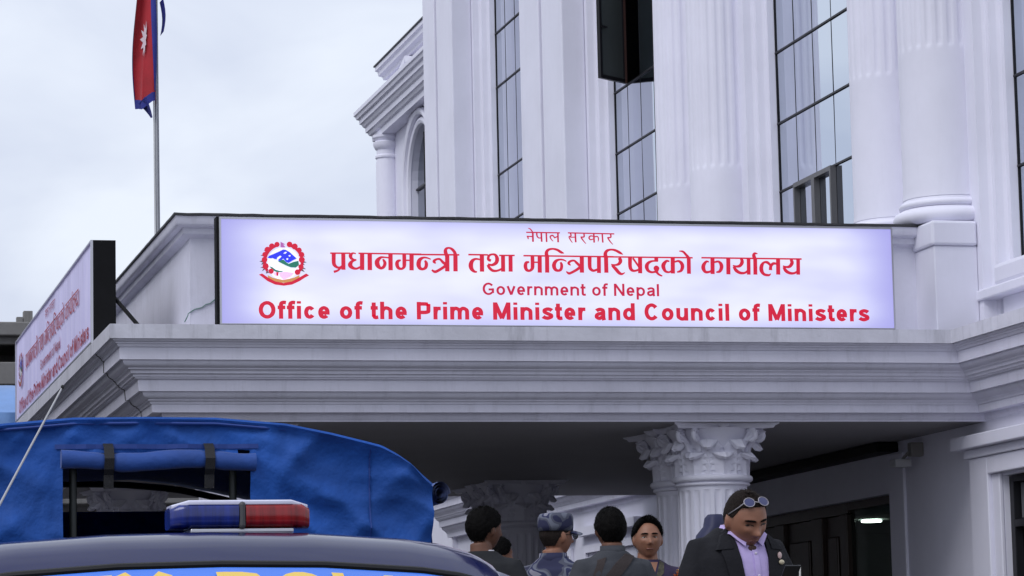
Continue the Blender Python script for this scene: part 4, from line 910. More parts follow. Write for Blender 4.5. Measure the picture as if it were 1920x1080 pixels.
# left edge of each letter (metres from the truck's centre line) and its width
for ch, x0, wd in (('C', -.56, .115), ('I', -.44, .09), ('T', -.352, .085), ('Y', -.267, .145), ('P', -.020, .125), ('O', .120, .125), ('L', .262, .11), ('I', .36, .09), ('C', .45, .115), ('E', .575, .10)):
    big_letter(LT[ch], x0, wd, M_yel)
for s in (-1, 1):
    part('pillar', MB().tube([roof_pt(s*.752, .02), ws_pt(s*.77, .5), ws_pt(s*.80, 1.0)], .034, 8), M_navy, tk, True)
    part('pillar', MB().tube([roof_pt(s*.752, .95), (TX+s*.80, 8.5, 1.1)], .05, 8), M_navy, tk, True)
    part('roof_rail', MB().tube([roof_pt(s*.753, t/8) for t in range(9)], .024, 8), M_navy, tk, True)
    d_ = part('door', MB().bbox(TX+s*.84-.03, TX+s*.84+.03, 7.0, 8.46, .45, 1.10, .02), M_navy, tk)
    part('handle', MB().bbox(TX+s*.88-.012, TX+s*.88+.012, 8.15, 8.32, .98, 1.01, .005), M_carblk, d_)
    part('side_window', MB().add([(TX+s*.835, 7.05, 1.102), (TX+s*.835, 8.44, 1.102), (TX+s*.765, 8.36, 1.50), (TX+s*.765, 7.52, 1.50)], [(0, 1, 2, 3)]), M_darkglass, tk)
    part('fender', MB().bbox(TX+s*.80-.08, TX+s*.80+.09, 5.55, 7.0, .5, 1.03, .06), M_navy, tk)
    part('headlight', MB().bbox(TX+s*.62-.16, TX+s*.62+.16, 5.47, 5.56, .78, .96, .03), mat('headlamp_glass', (.6, .62, .65), .1), tk)
    mr_ = part('mirror', MB().bbox(TX+s*1.0-.09, TX+s*1.0+.09, 7.0, 7.08, 1.0, 1.2, .025), M_carblk, tk)
    part('mirror_arm', MB().tube([(TX+s*.86, 7.06, 1.06), (TX+s*.95, 7.05, 1.08)], .015, 6), M_carblk, mr_)
    for yy in (6.15, 10.2):
        wh = part('wheel', MB().ell((TX+s*.78, yy, .36), (.02, .03, .03), 8, 6), M_carblk, tk)
        P = [(r, x) for r, x in ((.22, -.1), (.33, -.1), (.36, -.07), (.36, .07), (.33, .1), (.22, .1))]
        rows = [[(TX+s*.78+x, yy+r*math.cos(a), .36+r*math.sin(a)) for r, x in P] for a in [k*PI/16 for k in range(32)]]
        part('tyre', MB().grid(rows, True, True), M_carblk, wh, True)
        rows = [[(TX+s*.78+x, yy+r*math.cos(a), .36+r*math.sin(a)) for r, x in ((.03, s*.05), (.12, s*.06), (.2, s*.04), (.222, s*.09), (.222, -s*.09))] for a in [k*PI/16 for k in range(32)]]
        part('rim', MB().grid(rows, True, False), M_alu, wh, True)
part('bonnet', MB().grid([[(TX+x, 5.52+1.1*t, .98+.12*t+.05*math.sin(t*2)-.10*(x/.74)**4) for t in [k/8 for k in range(9)]] for x in [-.74+1.48*k/16 for k in range(17)]]), M_navy, tk, 'all')
part('grille', MB().bbox(TX-.46, TX+.46, 5.48, 5.55, .70, .96, .02), M_carblk, tk)
part('bumper', MB().bbox(TX-.86, TX+.86, 5.36, 5.54, .42, .66, .04), M_carblk, tk)
part('number_plate', MB().bbox(TX-.2, TX+.2, 5.345, 5.358, .48, .6, .003), mat('plate_white', (.7, .7, .7), .5), tk)
part('cab_floor', MB().bbox(TX-.78, TX+.78, 5.6, 8.46, .32, .48, .03), M_carblk, tk)
part('cab_back', MB().bbox(TX-.76, TX+.76, 8.40, 8.46, .48, 1.50, .02), M_navy, tk)
bed = part('bed', MB().bbox(TX-.84, TX+.84, 8.52, 11.0, .55, .68, .02), M_navy, tk)
for s in (-1, 1): part('bed_side', MB().bbox(TX+s*.83-.025, TX+s*.83+.025, 8.52, 11.0, .684, 1.15, .015), M_navy, bed)
part('tailgate', MB().bbox(TX-.80, TX+.80, 10.95, 11.0, .684, 1.15, .015), M_navy, bed)
for s in (-1, 1):
    part('bench', MB().bbox(TX+s*.60-.18, TX+s*.60+.18, 8.7, 10.8, 1.05, 1.12, .02), M_carblk, bed)
# whip antenna at the left front corner, bent over to the right
tip = atD(117, 726, 7.25); mid = atD(0, 945, 7.15); dr = (tip-mid); bs = mid+dr*((1.03-mid[2])/dr[2])
ant = part('antenna', MB().tube([tuple(bs+(tip-bs)*k/12) for k in range(13)], [.0042-.0018*k/12 for k in range(13)], 8), mat('pale_fibreglass', (.45, .45, .47), .4), tk, True)
part('antenna_tip', MB().ell(tuple(tip), (.004, .004, .006), 8, 6), M_carblk, ant)
part('antenna_mount', MB().tube([tuple(bs), (TX-.80, 6.9, .95)], .02, 8), M_carblk, ant)
# light bar
lbx, lby, lbz = TX+.100, 7.78, 1.700
M_lb = mat('blue_lens', (.006, .022, .22), .22, coat=.25, trans=.15, var=.5, vscale=5, vstretch=(16, 1, 1.2))
M_lr = mat('red_lens', (.30, .004, .008), .22, coat=.25, trans=.15, var=.5, vscale=5, vstretch=(16, 1, 1.2))
lbar = part('light_bar', MB().bbox(lbx-.115, lbx+.125, lby-.05, lby+.06, 1.672, lbz+.008, .008), M_carblk, tk)
def lens(x0, x1, ends, dz0=.012, dz1=.078, qs=1.0):
    rows = []
    for k in range(9):
        t = k/8; x = x0+(x1-x0)*t
        e0 = max(0, 1-(min(t, 1-t)*2 if ends == 0 else (t if ends < 0 else 1-t))/.22); sh = (1-.30*e0**2)*qs
        zt, zb = lbz+dz1-.012*e0**2, lbz+dz0-(.008*e0**2 if ends == 0 else 0)
        q = .075*sh
        hz = (zt-zb)/2; zc = (zt+zb)/2
        rows.append([(x, lby-q*math.copysign(abs(math.cos(a))**.45, math.cos(a)), zc+hz*math.copysign(abs(math.sin(a))**.5, math.sin(a))) for a in [i*2*PI/28 for i in range(28)]])
    mb = MB().grid(rows, closev=True); n9 = len(rows[0]); mb.f.append(tuple(range(n9))[::-1]); mb.f.append(tuple(range(8*n9, 9*n9)))
    return mb
part('lens', lens(lbx-.178, lbx-.006, -1), M_lb, lbar, True); part('lens', lens(lbx+.012, lbx+.178, 1), M_lr, lbar, True)
part('divider', MB().bbox(lbx-.006, lbx+.012, lby-.0765, lby+.0765, lbz+.011, lbz+.0795, .008), mat('grey_plastic_dark', (.05, .05, .055), .5), lbar)
part('top_highlight', lens(lbx-.174, lbx+.174, 0, .068, .085, .93), mat('pale_top_highlight', (.60, .60, .74), .3), lbar, True)  # pale cap added as the highlight along the lens tops
part('chassis_plate', MB().bbox(lbx-.128, lbx+.135, lby-.066, lby+.066, lbz+.001, lbz+.0115, .003), M_alu, lbar)
for k in range(3):
    for s, m_ in ((-1, 'blue'), (1, 'red')):
        part('led_block', MB().bbox(lbx+s*(.04+.045*k)-.016, lbx+s*(.04+.045*k)+.016, lby-.060, lby-.050, lbz+.022, lbz+.052, .003), mat('led_'+m_, (.05, .12, .75) if s < 0 else (.85, .05, .04), .2), lbar)
# canvas canopy
CXC, CHW, CYF, CYB = 1.075, .822, 8.62, 11.0
def arch_z(x):
    x = abs(x); T = [(0, 2.071), (.2, 2.069), (.4, 2.052), (.53, 2.026), (.62, 2.004), (.675, 1.990), (.72, 1.966), (.76, 1.938), (.79, 1.908), (CHW, 1.880)]
    for (a, da), (b, db) in zip(T, T[1:]):
        if x <= b: return da+(db-da)*(x-a)/(b-a)
    return 1.88
def wr(x, z):      # folds of the front sheet
    v = Vector((x*5, z*6, .4))
    f = .030*noise.noise(Vector((x*3.2, z*4.0, .4))) + .012*noise.noise(v*1.7) + .006*noise.noise(v*4.2)
    side = max(0, min(1, (abs(x-.03)-.27)/.15))
    rid = lambda q: 1-abs(((q+.5) % 1.0)-.5)*2          # sharp-crested folds
    f += side*.022*rid((x*1.0+z*1.5)*3.6+1.3*noise.noise(v*.5))**2
    f += side*.020*rid((x*1.4-z*1.0)*3.0+1.1*noise.noise(v*.45+Vector((4, 1, 2))))**2
    f += .008*rid((x*.9+z*1.3)*8.5+1.8*noise.noise(v*.7+Vector((9, 2, 1))))**5
    f += .016*rid(x*5.5+(z-2.0)*5*(1 if x > .03 else -1)+.9*noise.noise(v*.6))**2*max(0, 1-abs(z-2.02)/.07)
    return f
WX0, WX1, WZT = -.232, .300, 1.976         # front opening, from the canopy's centre line
NX, NZ = 150, 64
gx = [-CHW+2*CHW*i/NX for i in range(NX+1)]
P = [[(CXC+x, CYF-wr(x, 1.12+(arch_z(x)-.008-1.12)*j/NZ)-.012*(j == NZ), 1.12+(arch_z(x)-.008-1.12)*j/NZ) for j in range(NZ+1)] for x in gx]
mb = MB(); vs = [p for r in P for p in r]; fcs = []
for i in range(NX):
    for j in range(NZ):
        xm = (gx[i]+gx[i+1])/2; zm = (P[i][j][2]+P[i][j+1][2])/2
        if WX0 < xm < WX1 and 1.62 < zm < WZT: continue
        a = i*(NZ+1)+j; fcs.append((a, a+NZ+1, a+NZ+2, a+1))
cov = part('canvas_cover', mb.add(vs, fcs), M_canvas, tk, 'all')
NYC = 30
rows = [[(CXC+x*(1+.0), CYF-.006+(CYB-CYF)*t/NYC, arch_z(x)-.035*math.sin(t/NYC*PI*3)**2*(1-abs(x)/CHW)-.004+.006*noise.noise(Vector((x*3, t*.5, 1)))) for t in range(NYC+1)] for x in gx]
part('canvas_roof', MB().grid(rows), M_canvas, cov, 'all')
for s in (-1, 1):
    part('canvas_side', MB().grid([[(CXC+s*(CHW+.012*noise.noise(Vector((t*.6, z*4, s)))), CYF+(CYB-CYF)*t/20, z) for z in [1.1+(1.88-1.1)*k/12 for k in range(13)]] for t in range(21)]), M_canvas, cov, 'all')
part('piping', MB().tube([(CXC+x, CYF-.014, arch_z(x)-.014) for x in gx], .0045, 6), mat('dark_piping', (.008, .04, .22), .6), cov, True)
part('roof_hem', MB().tube([(CXC+x, CYF-.008, arch_z(x)-.002) for x in gx], .007, 6), M_canvas, cov, True)
part('seam', MB().tube([(CXC+.640, CYF-wr(.640, z)-.004, z) for z in [1.3+(1.985-1.3)*k/24 for k in range(25)]], .0022, 5), MATS['dark_piping'], cov)
for zz in ((1.985, 1.998),):
    part('flap_hem', MB().grid([[(CXC+x, CYF-wr(x, zz[1])-.006, z) for z in zz] for x in [WX0-.02+(WX1-WX0+.04)*k/20 for k in range(21)]]), MATS['dark_piping'], cov)
rows = []
for k in range(49):
    x = WX0-.005+(WX1-WX0+.015)*k/48; pin = 1-.22*math.exp(-((x+.105)/.02)**2)-.22*math.exp(-((x-.178)/.02)**2)
    r = (.023+.004*noise.noise(Vector((x*9, 0, 5))))*pin; zc = 1.955-.010*math.sin((x-WX0)*9)**2
    rows.append([(CXC+x, CYF-.030+r*math.cos(a), zc+r*1.15*math.sin(a)) for a in [q*2*PI/14 for q in range(14)]])
mb = MB().grid(rows, closev=True); mb.f.append(tuple(range(14))[::-1]); mb.f.append(tuple(range(48*14, 49*14)))
part('rolled_flap', mb, M_canvas2, cov, True)
for x in (-.105, .178):
    part('strap', MB().grid([[(CXC+x+s*.014, y, z) for s in (-1, 1)] for y, z in ((CYF-.012, 2.0), (CYF-.040, 1.985), (CYF-.058, 1.955), (CYF-.048, 1.925), (CYF-.032, 1.91), (CYF-.03, 1.885), (CYF-.028, 1.872))]), M_strap, cov)
for x in (WX0+.035, WX1-.045):
    part('frame_tube', MB().tube([(CXC+x, CYF+.04, .684), (CXC+x, CYF+.04, 2.02)], .011, 10), mat('dark_green_tube', (.014, .018, .018), .5), cov, True)
for y in (CYF+.04, 9.7, 10.9):
    part('canopy_hoop', MB().tube([(CXC+x*.97, y, arch_z(x)-.028) for x in gx[::6]], .012, 8), MATS['dark_green_tube'], cov, True)
# rear sheet with a ragged opening, luggage on the benches
rw = MB(); R1 = [[(CXC+x, CYB-.01, z) for z in (1.72, 1.93 if abs(x) < .6 else 1.87)] for x in gx[::4]]
R1 = [[(p[0], p[1], p[2]+(.03*noise.noise(Vector((p[0]*6, 0, 9))) if k == 0 else .02)) for k, p in enumerate(r)] for r in R1]
part('rear_sheet', rw.grid(R1), M_canvas, cov, 'all')
part('rear_sheet', MB().grid([[(CXC+x, CYB-.012, z) for z in (1.1, 1.9)] for x in (.12, .3, .5, .8)]), M_canvas, cov)
# side flap rolled up along the right side
sp = []; 
for k in range(46):
    a = k*2*PI/15; r = .030*(1-k/64); sp.append((r*math.cos(a), 1.22*r*math.sin(a)))
rx, rz = CXC+CHW+.030, 1.856
part('rolled_side_flap', MB().grid([[(rx+q[0], y, rz+q[1]) for q in sp] for y in (CYF+.01, 9.2, 9.8, 10.4, CYB)]), M_canvas2, cov, 'all')
bgm = mat('dark_bag_cloth', (.016, .017, .02), .8, bump=.3, bscale=30)
solo('luggage_bag', MB().ell((TX+.18, 9.5, 1.46), (.30, .28, .30), 20, 14), bgm, 'dark bag piled inside the canvas covered truck bed, right one', 'bag', (TX+.18, 9.5, 1.16), True)
solo('luggage_bag', MB().ell((TX-.18, 9.9, 1.36), (.34, .35, .29), 20, 14), bgm, 'dark bag lying lower inside the canvas covered truck bed, left one', 'bag', (TX-.18, 9.9, 1.07), True)

# ------------------------------------------------------------------ people
M_skin = mat('brown_skin', (.27, .125, .078), .5, var=.10, vscale=25, spec=.35)
M_skin2 = mat('light_brown_skin', (.255, .12, .075), .5, var=.10, vscale=25, spec=.35)
M_skin3 = mat('deep_brown_skin', (.13, .058, .036), .5, var=.10, vscale=25, spec=.35)
for _m in (M_skin, M_skin2, M_skin3):
    _b = _m.node_tree.nodes['Principled BSDF']; _b.inputs['Subsurface Weight'].default_value = .12; _b.inputs['Subsurface Radius'].default_value = (.012, .005, .003); _b.inputs['Subsurface Scale'].default_value = .5
M_hair = mat('black_hair', (.0035, .003, .003), .6, var=.4, vscale=60, bump=.5, bscale=160, vstretch=(1, 1, .2), spec=.06)
M_buzz = mat('cropped_hair', (.020, .014, .012), .8, var=.5, vscale=120, bump=.6, bscale=400, spec=.15)
M_eye = mat('dark_eye', (.012, .008, .006), .15)
M_eyew = mat('eye_white', (.38, .34, .32), .3)
M_lip = mat('brown_lip', (.19, .065, .05), .45)
def g2(a, b): return math.exp(-(a*a+b*b))
def head_pt(az, el, inflate=0.0, sx=1.0):
    """point on the head, az 0 = front (-y), el elevation; head centre at origin, metres"""
    ce, se = math.cos(el), math.sin(el)
    if se > 0: ce = ce**.80; se = se**.92              # broad flat crown
    cx, cy, cz = math.sin(az)*ce, -math.cos(az)*ce, se
    x, y, z = .0775*sx*cx, .099*cy, (.108 if cz > 0 else .117)*cz
    if cz < 0:
        t = -cz; x *= 1-.30*t**1.7
        if y > 0: y *= 1-.50*t
        else: y *= 1-.05*t
    if cz > .3: x *= 1-.04*(cz-.3)
    if y > 0: y *= 1.03
    # squarer jaw and temples
    if cy < -.15:
        fr = min(1, (-cy-.15)/.35); d = 0
        d += .022*g2(x/.0125, (z+.028)/.014)*1.0 + .013*math.exp(-(x/.009)**2)*max(0, min(1, (.03-z)/.05))*(1 if z > -.036 else 0)*.9
        d += .006*g2((abs(x)-.013)/.008, (z+.032)/.008)
        d -= .012*g2((abs(x)-.031)/.016, (z-.006)/.011)
        d += .0055*g2((abs(x)-.030)/.024, (z-.026)/.008)
        d += .006*g2(x/.022, (z+.056)/.0055) + .0065*g2(x/.019, (z+.069)/.006) - .003*g2(x/.02, (z+.0625)/.003)
        d += .009*g2(x/.024, (z+.098)/.016)
        d += .005*g2((abs(x)-.043)/.018, (z+.018)/.018)
        y -= d*fr
    n = Vector((cx/.0765, cy/.097, cz/.119)).normalized()
    return Vector((x, y, z))+n*inflate
NA, NE = 88, 60
def head_mesh(mb, M, sx=1.0):
    rows = [[(M @ head_pt(2*PI*i/NA, -PI/2+PI*(j+.5)/NE, 0, sx))[:] for i in range(NA)] for j in range(NE)]
    o = len(mb.v); mb.grid(rows, closev=True); mb.f.append(tuple(range(o, o+NA))[::-1]); mb.f.append(tuple(range(o+(NE-1)*NA, o+NE*NA)))
    for s in (-1, 1):
        R_ = M @ Matrix.Translation((s*.0775*sx, .008, -.006)) @ Matrix.Rotation(s*.35, 4, 'Z') @ Matrix.Rotation(-.15, 4, 'X')
        e_ = MB().ell((0, 0, 0), (.010, .019, .032), 14, 10); mb.add([(R_ @ Vector(v))[:] for v in e_.v], e_.f)
        e_ = MB().ell((-s*.004, .003, -.024), (.008, .011, .012), 10, 8); mb.add([(R_ @ Vector(v))[:] for v in e_.v], e_.f)
def hair_mesh(M, line, thick, rough=.004, sx=1.0):
    """shell over the skull where el > line(az); rim tucked under the skin"""
    mb = MB(); ne = 34; rows = []
    for j in range(ne+1):
        row = []
        for i in range(NA):
            az = 2*PI*i/NA; a = az if az <= PI else az-2*PI
            l0 = line(abs(a), a)+.05*noise.noise(Vector((a*7, 3, 1))); el = l0+(PI/2-.02-l0)*(j/ne)
            f = -.006 if j == 0 else thick(abs(a), el, a)*min(1, j/3)+rough*noise.noise(Vector((math.sin(az)*9, math.cos(az)*9, el*7)))+rough*.5*noise.noise(Vector((math.sin(az)*26, math.cos(az)*26, el*9)))
            row.append((M @ head_pt(az, el, f, sx))[:])
        rows.append(row)
    o = len(mb.v); mb.grid(rows, closev=True); mb.f.append(tuple(range(o+ne*NA, o+(ne+1)*NA)))
    rh = random.Random(11)
    for k in range(1500):                    # locks breaking up the outline
        a = rh.uniform(-PI, PI); l0 = line(abs(a), a); el = l0+.04+(PI/2-l0-.08)*rh.random()**1.2
        th = thick(abs(a), el, a); ln = min(.020, .4*th+.006+th*.5)*rh.uniform(.6, 1.3)
        p0 = head_pt(a, el, th*.75, sx); p1 = head_pt(a, max(l0, el-.12), th, sx); q_ = head_pt(a+.05, el, th*.75, sx)
        dn = (p1-p0).normalized(); sd = (q_-p0).normalized()*.0016; nr = dn.cross(sd).normalized()
        if nr.dot(p0) < 0: nr = -nr
        tip = p0+(dn*rh.uniform(.5, 1.0)+nr*rh.uniform(.25, .7)+(q_-p0).normalized()*rh.uniform(-.5, .5)).normalized()*ln
        mb.add([(M @ v)[:] for v in (p0-sd, p0+sd, tip)], [(0, 1, 2)])
    return mb
def remesh(mb, vox, smooth=0, m=None, name='m'):
    ob = bpy.data.objects.new('tmp', mb.mesh('tmp', None)); COL.objects.link(ob)
    r = ob.modifiers.new('r', 'REMESH'); r.mode = 'VOXEL'; r.voxel_size = vox; r.use_smooth_shade = True
    if smooth:
        q = ob.modifiers.new('s', 'SMOOTH'); q.factor = .5; q.iterations = smooth
    dg = bpy.context.evaluated_depsgraph_get(); me = bpy.data.meshes.new_from_object(ob.evaluated_get(dg))
    old = ob.data; bpy.data.objects.remove(ob); bpy.data.meshes.remove(old)
    me.name = name; me.materials.clear(); me.materials.append(m)
    me.polygons.foreach_set('use_smooth', [True]*len(me.polygons)); return me
def hand(mb, wrist, d, up, side, grip=.6):
    """palm and five bent fingers; d points along the hand, up is the back of the hand, side +1 = thumb on +x of d x up"""
    d = Vector(d).normalized(); up = (Vector(up)-d*Vector(up).dot(d)).normalized(); sv = d.cross(up)*side; w_ = Vector(wrist)
    M = Matrix((( sv.x, d.x, up.x, 0), (sv.y, d.y, up.y, 0), (sv.z, d.z, up.z, 0), (0, 0, 0, 1)))
    p = MB().ell((0, 0, 0), (.040, .052, .016), 16, 10); mb.add([((M @ Vector(v))+w_+d*.055)[:] for v in p.v], p.f)
    for k, (off, ln) in enumerate(((.028, .072), (.010, .080), (-.009, .075), (-.027, .060))):
        a = w_+d*.092+sv*off; pts = [a-d*.02]; ang = .25; cur = a; pts.append(cur)
        for q in range(3):
            ang += grip*(.75 if q else .45); dirn = d*math.cos(ang)-up*math.sin(ang); cur = cur+dirn*ln*(.44, .32, .24)[q]; pts.append(cur)
        mb.tube(pts, [.009, .0095, .009, .0085, .007], 8)
    a = w_+d*.03+sv*.034
    mb.tube([a-sv*.02, a, a+(sv*.5+d*.7-up*.3*grip).normalized()*.036, a+(sv*.28+d*.85-up*.6*grip).normalized()*.066], [.012, .012, .0105, .008], 8)
TOR = [(.80, .172, .105, 0), (.95, .172, .108, 0), (1.06, .160, .102, 0), (1.18, .172, .112, -.004), (1.28, .186, .118, -.006), (1.36, .186, .110, 0), (1.42, .165, .090, .008), (1.455, .120, .068, .014), (1.485, .070, .058, .016)]
def tor_at(z, ex=0.0):
    T = TOR
    if z <= T[0][0]: r = T[0]
    elif z >= T[-1][0]: r = T[-1]
    else:
        for a, b in zip(T, T[1:]):
            if a[0] <= z <= b[0]:
                f = (z-a[0])/(b[0]-a[0]); r = tuple(a[i]+(b[i]-a[i])*f for i in range(4)); break
    return r[1]+ex, r[2]+ex, r[3]
def tfront(x, z, ex=0.0, back=False):
    rx, ry, cy = tor_at(z, ex); u = max(0, 1-(x/rx)**2)
    return cy + (1 if back else -1)*ry*u**.42
def patch(outline_rows, ex, back=False, thick=.004, lift=None):
    """cloth piece lying on the torso: rows of (x, z); front or back"""
    P = [[(x, tfront(x, z, ex, back), z) for x, z in r] for r in outline_rows]
    s = 1 if not back else -1
    Q = [[(p[0], p[1]+s*.02, p[2]) for p in r] for r in P]
    mb = MB().grid(P); mb.grid(Q)
    for a, b in ((P[0], Q[0]), (P[-1], Q[-1]), ([r[0] for r in P], [r[0] for r in Q]), ([r[-1] for r in P], [r[-1] for r in Q])): mb.grid([a, b])
    return mb
def interp_rows(left, right, nz=14, nx=6):
    """left/right edges as lists of (x, z) -> grid rows"""
    def samp(e, t):
        k = t*(len(e)-1); i = min(int(k), len(e)-2); f = k-i; return (e[i][0]+(e[i+1][0]-e[i][0])*f, e[i][1]+(e[i+1][1]-e[i][1])*f)
    rows = []
    for k in range(nz+1):
        a, b = samp(left, k/nz), samp(right, k/nz); rows.append([(a[0]+(b[0]-a[0])*j/nx, a[1]+(b[1]-a[1])*j/nx) for j in range(nx+1)])
    return rows
def person(label, base, h, yaw, cloth, trousers, skin, hyaw=0, hpitch=0, hroll=0, nk_y=0.0, nk_z=-.020, elbows=None, wrists=None, hair=None, hair_m=None, sx=1.0, cloth_ex=.016, collar=True, face=False, grip=.6, group=None, shoulder=0.0, cvox=.011, nm='jacket'):
    S = h/1.75
    root_loc_ = Vector(base)
    elbows = elbows or [(-.27, .03, 1.14), (.27, .03, 1.14)]
    wrists = wrists or [(-.26, -.06, .90), (.26, -.06, .90)]
    HM = Matrix.Translation((0, .006+nk_y, 1.50+nk_z)) @ Matrix.Rotation(hyaw, 4, 'Z') @ Matrix.Rotation(hpitch, 4, 'X') @ Matrix.Rotation(hroll, 4, 'Y') @ Matrix.Translation((0, -.022, .131))
    b = MB(); head_mesh(b, HM, sx)
    nk = HM @ Vector((0, .028, -.075))
    b.tube([(0, .012, 1.40), (0, .012, 1.47), tuple(nk)], [.072, .064, .058], 16)
    b.loft([(0, t[3], t[0], t[1]*.94, t[2]*.94) for t in TOR], 24, 2.3)
    for s, e_, w_ in ((-1, elbows[0], wrists[0]), (1, elbows[1], wrists[1])):
        sh = Vector((s*(.172+shoulder), .008, 1.395)); e_ = Vector(e_); w_ = Vector(w_)
        b.tube([sh-Vector((s*.06, 0, -.01)), sh, sh.lerp(e_, .5), e_, e_.lerp(w_, .4), w_], [.03, .048, .044, .040, .041, .028], 12)
        dn = (w_-e_).normalized(); hand(b, w_, dn, Vector((0, .15, 1)) if abs(dn.z) < .8 else Vector((s, -.3, 0)), s if abs(dn.z) < .8 else -s, grip)
        b.tube([(s*.085, 0, .92), (s*.095, -.01, .70), (s*.10, -.015, .49), (s*.10, .005, .30), (s*.10, .02, .08)], [.088, .078, .058, .054, .040], 14)
        b.ell((s*.105, -.05, .04), (.045, .125, .04), 14, 8)
    sc_m = Matrix.Scale(S, 4)
    b.v = [tuple(c*S for c in v) for v in b.v]
    me = remesh(b, .0062, 1, skin, 'person')
    o = link('person', me, None, root_loc_); o.rotation_euler.z = yaw; tag(o, label, 'person', group)
    def child(name, mb, m, smooth='all', sub=None):
        mb.v = [tuple(c*S for c in v) for v in mb.v]
        return link(name, mb.mesh(name, m, smooth), sub or o)
    def child_r(name, mb, m, vox, sm=2):
        mb.v = [tuple(c*S for c in v) for v in mb.v]
        return link(name, remesh(mb, vox, sm, m, name), o)
    # garment
    ex = cloth_ex; g_ = MB()
    g_.loft([(0, t[3], t[0]-(.06 if t[0] < .9 else 0), t[1]+ex*(1.4 if t[0] < 1.1 else 1), t[2]+ex*1.3) for t in TOR[:-2]] + [(0, .010, 1.425, .180, .100), (0, .012, 1.462, .120, .082), (0, .014, 1.492, .078, .070)], 28, 2.35)
    for s, e_, w_ in ((-1, elbows[0], wrists[0]), (1, elbows[1], wrists[1])):
        sh = Vector((s*(.172+shoulder), .008, 1.392)); e_ = Vector(e_); w_ = Vector(w_); we = e_.lerp(w_, .93)
        pts = [sh-Vector((s*.08, 0, -.012)), sh, sh.lerp(e_, .35), sh.lerp(e_, .7), e_, e_.lerp(w_, .3), e_.lerp(w_, .65), we]
        g_.tube(pts, [.060, .068, .064+.004, .058, .060, .058, .052, .046], 16)
    # cloth folds
    for i, v in enumerate(g_.v):
        q = Vector(v); n_ = .006*noise.noise(q*9)+.0035*noise.noise(q*21)
        g_.v[i] = (v[0]*(1+n_*2), v[1]+n_, v[2])
    gm = child_r(nm, g_, cloth, cvox, 3)
    t_ = MB()
    t_.loft([(0, 0, .70+.0, .17, .115), (0, 0, .95, .178, .118), (0, 0, 1.02, .168, .108)], 20)
    for s in (-1, 1): t_.tube([(s*.085, 0, .90), (s*.098, -.01, .66), (s*.102, -.012, .46), (s*.102, .008, .25), (s*.102, .02, .09)], [.10, .092, .078, .072, .070], 14)
    child_r('trousers', t_, trousers, .018, 2)
    for s in (-1, 1): child('shoe', MB().loft([(s*.105, -.045, .0, .050, .138), (s*.105, -.045, .03, .052, .14), (s*.105, -.03, .06, .046, .12), (s*.105, .02, .10, .040, .06)], 18), M_carblk)
    if hair: child('hair', hair_mesh(HM, hair[0], hair[1], hair[2] if len(hair) > 2 else .004, sx), hair_m or M_hair)
    if face:
        for s in (-1, 1):
            def fp(x, z, lift):     # point on the face surface at (x, z)
                best = min(((head_pt(a/180*PI, e/180*PI, 0, sx)-Vector((x, 0, z))) * Vector((1, 0, 1)) if False else head_pt(a/180*PI, e/180*PI, 0, sx) for a in range(-50, 51, 2) for e in range(-40, 41, 2)), key=lambda q: (q.x-x)**2+(q.z-z)**2)
                return Vector((x, best.y-lift, z))
            c = fp(s*.031, .004, .0005)
            e_ = MB().ell((0, 0, 0), (.0135, .004, .0042 if face != 'down' else .0022), 12, 8); e_.v = [(HM @ (Vector(v)+c))[:] for v in e_.v]; eo = child('eye', e_, M_eyew if face != 'down' else M_eye)
            if face != 'down':
                e_ = MB().ell((0, -.0025, 0), (.0062, .003, .0045), 10, 6); e_.v = [(HM @ (Vector(v)+c))[:] for v in e_.v]; child('iris', e_, M_eye, 'all', eo)
            lid = MB().tube([(HM @ fp(s*(.031+dx), .0085-(dx/.016)**2*.004, .0025))[:] for dx in (-.015, -.008, 0, .008, .015)], .0018, 6); child('eyelid', lid, M_eye)
            br = MB().tube([(HM @ fp(s*(.031+dx), .027-(dx/.02)**2*.003, .0015))[:] for dx in (-.020, -.010, 0, .010, .019)], [.0025, .0042, .0042, .0038, .002], 8); child('eyebrow', br, M_hair)
        lp_ = MB().tube([(HM @ fp(x, -.0625-abs(x)*.03, .0015))[:] for x in (-.023, -.014, -.006, 0, .006, .014, .023)], [.002, .0042, .005, .005, .005, .0042, .002], 8); child('lips', lp_, M_lip)
        mo = MB().tube([(HM @ fp(x, -.0632-abs(x)*.02, .0055))[:] for x in (-.02, -.01, 0, .01, .02)], .0011, 6); child('mouth_line', mo, M_eye)
    return o, child, HM, S
D = math.radians
def hl_short(back=-.55, front=.62, side=.20): # hair line elevation by |azimuth|
    def f(a, sa):
        if a < .55: return front
        if a < 1.1: return front+(side-front)*((a-.55)/.55)
        if a < 1.75: return side-.12*math.sin((a-1.1)/.65*PI)*0-.22*((a-1.1)/.65)
        return (side-.22)+(back-(side-.22))*min(1, (a-1.75)/.55)
    return f
GRP = 'people standing under the canopy front'
ZP = .55
# far left man in a dark suit, head turned away to the right
M_suitA = mat('charcoal_suit', (.020, .021, .024), .8, bump=.3, bscale=60, spec=.15)
M_trou = mat('dark_trousers', (.015, .015, .018), .85)
M_shirtw = mat('white_shirt', (.62, .60, .66), .7, bump=.1, bscale=80)
hairA = (hl_short(-.62, .60, .10), lambda a, el, s: .011+.004*max(0, el), .005)
o, ch, HM, S = person('man with short black hair in a dark suit, leftmost, head turned right', (3.80, 16.02, ZP), 1.725, D(150), M_suitA, M_trou, M_skin3, hyaw=D(-35), hair=hairA, face=False, group=GRP)
ch('shirt_collar', MB().loft([(0, .010, 1.452, .074, .068), (0, .006, 1.482, .070, .066), (0, .002, 1.497, .066, .064)], 24), M_shirtw)
